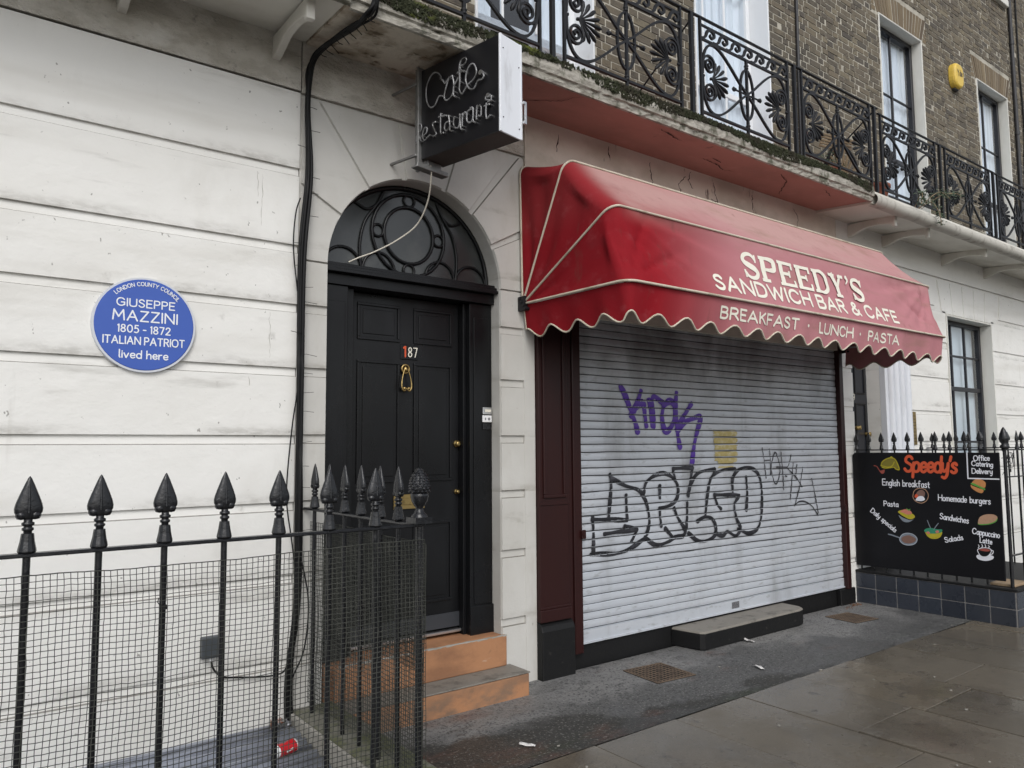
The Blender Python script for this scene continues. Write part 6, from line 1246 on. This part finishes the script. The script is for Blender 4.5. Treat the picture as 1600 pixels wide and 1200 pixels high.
b = MB(); b.tube([(6.885, -0.02, 4.1), (6.89, -0.02, 5.5), (6.91, -0.02, 7.0), (6.91, -0.02, 8.7)], 0.017, 8); one(b, 'downpipe', M_pipe, 'thin dark pipe running up the brick wall right of the white framed window', 'pipe', (6.88, 0, 4.1))
b = MB(); b.tube([(12.66, -0.03, 4.1), (12.66, -0.03, 8.8)], 0.026, 10)
for z in (4.8, 6.2, 7.6): b.tube([(12.66, -0.03, z), (12.66, -0.03, z+0.06)], 0.034, 10)
one(b, 'downpipe', M_pipe, 'dark downpipe at the far right end of the brick wall', 'pipe', (12.66, -0.05, 4.1))
b = MB(); b.tube(catmull([(12.95, -0.02, 8.8), (12.93, -0.02, 7.5), (12.98, -0.02, 6.4), (12.88, -0.02, 5.6), (12.86, -0.02, 4.1)], 6), 0.012, 6); one(b, 'wall_cable', M_rubber, 'thin sagging black cable on the bricks right of the dark red downpipe', 'cable', (12.9, -0.02, 4.1))

# ------------------------------------------------------------------ balcony railings
PW = 1.18
def make_rail_root(label, loc): return thing('balcony_railing', label, 'balcony railing', loc, 'balcony railings')
BR1 = make_rail_root('black ironwork balcony railing over the cafe sign, mossy ledge and red awning', (1.66, -0.56, 4.088))
def spiral(cx_, cz_, r0_, turns, a0_, sg, n=34, r_end=0.008): return [(cx_+(r0_+(r_end-r0_)*i/n)*math.cos(a0_+sg*2*PI*turns*i/n), 0, cz_+(r0_+(r_end-r0_)*i/n)*math.sin(a0_+sg*2*PI*turns*i/n)) for i in range(n+1)]
def make_panel(parent):
    f = MB(); H = 0.865
    f.box(-0.008, 0.010, -0.011, 0.011, 0.0, H); f.box(PW-0.010, PW+0.008, -0.011, 0.011, 0.0, H)
    f.box(0.010, PW-0.010, -0.010, 0.010, 0.098, 0.116); f.box(0.010, PW-0.010, -0.009, 0.009, 0.694, 0.711); f.box(0.010, PW-0.010, -0.008, 0.008, 0.810, 0.824)
    pn = f.build('panel', M_iron2, parent, local=True)
    s_ = MB(); n = 7; wv = (PW-0.03)/n; base = [(-0.15, 0.0), (0.12, 0.03), (0.34, 0.30), (0.46, 0.70), (0.68, 0.98), (0.94, 0.86), (1.00, 0.55), (0.84, 0.33), (0.68, 0.44), (0.72, 0.60)]
    for k in range(n):
        P = catmull([(0.015+wv*(k+u_*0.98), 0, 0.712+v_*0.098) for u_, v_ in base], 5)
        s_.bar(P, 0.018, 0.016, taper=[0.7+0.7*math.sin(PI*min(1, i/len(P)*1.05)) for i in range(len(P))])
    s_.build('scroll_frieze', M_iron2, pn, local=True)
    l_ = MB(); cx_, cz_ = PW/2, 0.405; a_ = PW/2-0.012
    pts = []
    for i in range(72):
        t = 2*PI*i/72; c_ = math.cos(t); pts.append((cx_+a_*math.copysign(abs(c_)**0.86, c_), 0, cz_+0.285*math.sin(2*t)))
    l_.bar(pts, 0.018, 0.018, closed=True)
    l_.bar([(cx_+0.088*math.cos(2*PI*i/32), 0.003, cz_+0.212*math.sin(2*PI*i/32)) for i in range(32)], 0.017, 0.018, closed=True)
    l_.box(cx_-0.0105, cx_+0.0105, -0.0095, 0.0095, -0.002, 0.697)
    for z in (0.125, 0.64): l_.lathe([(0.009, -0.02), (0.018, -0.014), (0.018, -0.006), (0.012, 0), (0.020, 0.008), (0.020, 0.016), (0.009, 0.024)], (cx_, 0, z), 10)
    l_.tube([(cx_-0.17, 0, cz_), (cx_+0.17, 0, cz_)], 0.0075, 7)
    for sg in (-1, 1):
        for (dx, r_) in ((0.165, 0.018), (0.185, 0.012)): l_.lathe([(0.001, -r_), (r_*0.8, -r_*0.5), (r_, 0), (r_*0.8, r_*0.5), (0.001, r_)], (cx_+sg*dx, 0, cz_), 8)
        l_.lathe([(0.001, -0.022), (0.010, -0.014), (0.012, 0), (0.010, 0.014), (0.001, 0.022)], (cx_+sg*0.18, 0, cz_), 8)
    l_.build('loop_figure', M_iron2, pn, local=True)
    for sg in (-1, 1):
        q = MB(); X = (lambda d: d) if sg > 0 else (lambda d: PW-d)
        bx = 0.125
        for up in (-1, 1):
            sp = spiral(0.105, cz_+up*0.108, 0.080, 2.2, PI if up > 0 else PI, -up)
            sp = [(X(p_[0]), p_[1], p_[2]) for p_ in sp]; q.bar([(X(0.020), 0, cz_+up*0.015)] + [(X(0.022), 0, cz_+up*0.06)] + sp, 0.016, 0.020)
        for k in range(9):
            an = R(-76+19*k); ln = 0.165+0.045*math.cos(an*1.3)
            P = [(X(bx+0.01+ln*t*math.cos(an*(0.75+0.25*t))), -0.004*math.sin(PI*t), cz_+ln*t*math.sin(an*(0.75+0.25*t))*0.95) for t in (0, 0.3, 0.55, 0.75, 0.9, 1.0)]
            q.tube(P, [0.005, 0.0065, 0.0105, 0.0160, 0.0150, 0.006], 6)
        q.lathe([(0.001, -0.014), (0.012, -0.008), (0.014, 0), (0.012, 0.008), (0.001, 0.014)], (X(bx), 0, cz_), 8)
        q.lathe([(0.001, -0.014), (0.011, -0.008), (0.013, 0), (0.011, 0.008), (0.001, 0.014)], (X(0.03), 0, cz_), 8)
        q.build('palmette', M_iron2, pn, local=True)
    return pn
pn0 = make_panel(BR1); pn0.location = (3.216-1.66, 0, 0)
for x in (1.825, 4.632, 6.032): c_ = copy_tree(pn0, BR1); c_.location = (x-1.66, 0, 0)
m_ = MB(); m_.box(-0.015, 0.015, -0.014, 0.014, 0.0, 0.868); ps0 = m_.build('post', M_iron2, BR1, local=True); ps0.location = (3.113-1.66, 0, 0)
for x in (1.72, 4.525, 5.92, 7.31): c_ = ps0.copy(); C.objects.link(c_); c_.parent = BR1; c_.location = (x-1.66, 0, 0)
m_ = MB(); m_.box(0.0, 5.72, -0.012, 0.012, 0.868, 0.882); m_.build('top_rail', M_iron2, BR1, local=True, bevel=0.002)
m_ = MB()
for x in (4.55, 7.33): m_.tube([(x-1.66, 0, 0.85), (x-1.66-0.02, 0.555, 0.45)], 0.008, 6)
m_.build('stay', M_iron2, BR1, local=True)
BR2 = make_rail_root('black ironwork balcony railing of the right house above the white brackets', (7.34, -0.56, 4.030))
for x in (7.43, 8.86, 10.285, 11.72, 13.15): c_ = copy_tree(pn0, BR2); c_.location = (x-7.34, 0, 0.01)
for x in (8.735, 10.165, 11.60, 13.03): c_ = ps0.copy(); C.objects.link(c_); c_.parent = BR2; c_.location = (x-7.34, 0, 0.01)
m_ = MB(); m_.box(0.045, 7.2, -0.012, 0.012, 0.879, 0.893); m_.build('top_rail', M_iron2, BR2, local=True, bevel=0.002)

# ------------------------------------------------------------------ things on the balcony
def leaves(mb, c, n, spread, seed, size=(0.02, 0.05), up=0.6):
    r = random.Random(seed); c = Vector(c)
    for _ in range(n):
        d = Vector((r.gauss(0, 1), r.gauss(0, 1), r.gauss(0, 1)*0.7+up)).normalized(); p_ = c+Vector((d.x*spread[0], d.y*spread[1], d.z*spread[2]))*r.random()**0.6
        l_ = r.uniform(*size); t = Vector((r.gauss(0, 1), r.gauss(0, 1), r.gauss(0, 0.6))).normalized(); s_ = t.orthogonal().normalized()*l_*0.22
        mb.add([p_, p_+t*l_*0.5+s_, p_+t*l_, p_+t*l_*0.5-s_], [(0, 1, 2, 3)])
def potted(x, y, z, r_, h, label, n, spread, seed):
    t = thing('potted_plant', label, 'plant', (x, y, z), 'plants on the balcony')
    m_ = MB(); m_.lathe([(r_*0.7, 0.0), (r_*0.97, h*0.84), (r_*1.08, h*0.84), (r_*1.08, h), (r_*0.95, h), (r_*0.9, h*0.9)], (x, y, z), 18); m_.build('pot', M_pot, t)
    m_ = MB(); leaves(m_, (x, y, z+h), n, spread, seed); m_.build('foliage', M_leaf, t)
potted(6.72, -0.40, 4.092, 0.10, 0.14, 'small leafy plant in a terracotta pot behind the balcony panel with the folded chair', 260, (0.20, 0.12, 0.22), 5)
potted(7.62, -0.38, 4.062, 0.14, 0.20, 'low plant in terracotta pot at left end of the right house balcony', 60, (0.13, 0.1, 0.10), 6)
PL = thing('trailing_plant', 'straggling grey green plant hanging through the right balcony railing over the ledge', 'plant', (8.25, -0.55, 4.06), 'plants on the balcony')
m_ = MB()
rr = random.Random(31)
stems = [[(8.2, -0.50, 4.10), (8.10, -0.62, 4.22), (8.0, -0.68, 4.16), (7.92, -0.70, 4.05)], [(8.25, -0.50, 4.10), (8.38, -0.63, 4.26), (8.52, -0.66, 4.30), (8.7, -0.66, 4.27)], [(8.25, -0.5, 4.10), (8.28, -0.64, 4.16), (8.30, -0.71, 4.02), (8.33, -0.71, 3.90)], [(8.3, -0.5, 4.1), (8.6, -0.6, 4.30), (8.9, -0.62, 4.38), (9.1, -0.62, 4.40)]]
for st in stems:
    P = catmull(st, 8); m_.tube(P, 0.004, 5)
m_.build('stem', M_wood, PL)
m_ = MB()
for st in stems:
    for p_ in catmull(st, 8)[4:]: leaves(m_, p_, 7, (0.045, 0.04, 0.045), rr.randrange(9999), (0.02, 0.045), 0.1)
m_.build('foliage', M_leaf, PL)
GC = thing('garden_chair', 'folded garden chair with curved brown slats leaning behind the balcony railing', 'chair', (7.02, -0.33, 4.092))
m_ = MB()
for k in range(9):
    an = R(15+18*k); P = [(7.02+rr_*math.cos(an)*0.9, -0.36-0.02*math.sin(an), 4.20+rr_*math.sin(an)) for rr_ in (0.06, 0.2, 0.34)]; m_.bar(P, 0.024, 0.012)
m_.build('backrest', M_wood, GC)
m_ = MB(); m_.bar([(7.02+0.35*math.cos(R(a))*0.9, -0.38, 4.20+0.35*math.sin(R(a))) for a in range(0, 181, 12)], 0.022, 0.02)
for x in (6.72, 7.32): m_.bar([(x, -0.36, 4.10), (7.02+(x-7.02)*0.9, -0.37, 4.25)], 0.02, 0.02)
m_.build('frame', M_iron2, GC)
m_ = MB()
for k in range(5): m_.bar([(6.74, -0.30-0.01*k, 4.10+0.025*k+0.42), (7.3, -0.30-0.01*k, 4.16+0.025*k+0.42)], 0.018, 0.014)
m_.build('seat', M_wood, GC)

# ------------------------------------------------------------------ litter on the ground
LIT = [(5.38, -0.29, 0.055, 'crumpled white paper scrap lying against the front of the shop step'), (4.797, -0.794, 0.05, 'flat white paper scrap on the dry asphalt midway to the paving'), (2.60, -0.884, 0.045, 'greyish paper scrap on dark wet asphalt below the door steps')]
def scrap(x, y, s_, seed):
    r = random.Random(seed); m_ = MB(); n = 5
    an = r.uniform(0, PI)
    rows = []
    for i in range(n):
        row = []
        for j in range(4):
            u_, v_ = (i/(n-1)-0.5)*s_*2, (j/3-0.5)*s_*0.7*(1-0.5*abs(i/(n-1)-0.5)); row.append((x+u_*math.cos(an)-v_*math.sin(an), y+u_*math.sin(an)+v_*math.cos(an), 0.010+abs(r.gauss(0, s_*0.12))))
        rows.append(row)
    m_.grid(rows); return m_
for i, (x, y, s_, lb) in enumerate(LIT): one(scrap(x, y, s_, 40+i), 'paper_scrap', M_paper, lb, 'litter', (x, y, 0.008), 'paper scraps on the ground', solid=0.001)
FL = [(6.446, -1.273), (7.238, -1.069), (5.097, -1.092), (5.173, -1.438), (5.553, -1.667), (5.339, -1.865), (5.03, -2.082), (4.304, -2.484), (4.129, -2.405), (2.668, -1.279), (3.916, -1.54), (2.732, -0.988), (4.6, -0.6)]
for i, (x, y) in enumerate(FL):
    m_ = MB(); r = random.Random(i); s_ = r.uniform(0.006, 0.013); n = 8
    m_.prism([(x+s_*math.cos(2*PI*k/n)*r.uniform(0.6, 1.3), y+s_*0.75*math.sin(2*PI*k/n)*r.uniform(0.6, 1.3)) for k in range(n)], 'z', 0.0045, 0.008)
    one(m_, 'chewing_gum', M_concrete, 'small pale trodden fleck stuck to the ground in front of the cafe', 'litter', (x, y, 0.005), 'pale flecks on the ground')
b = MB(); r_ = random.Random(5)
for i in range(5):
    c = Vector((7.35+r_.uniform(-0.12, 0.12), -0.11+r_.uniform(-0.05, 0.04), 0.008)); leaves(b, c, 14, (0.06, 0.03, 0.012), i, (0.015, 0.03), 0.1)
one(b, 'dead_leaves', mat('dead_leaf_brown', (0.16, 0.085, 0.05), 0.8), 'few brown dead leaves in the corner where shopfront meets tiled wall', 'litter', (7.35, -0.11, 0.008))
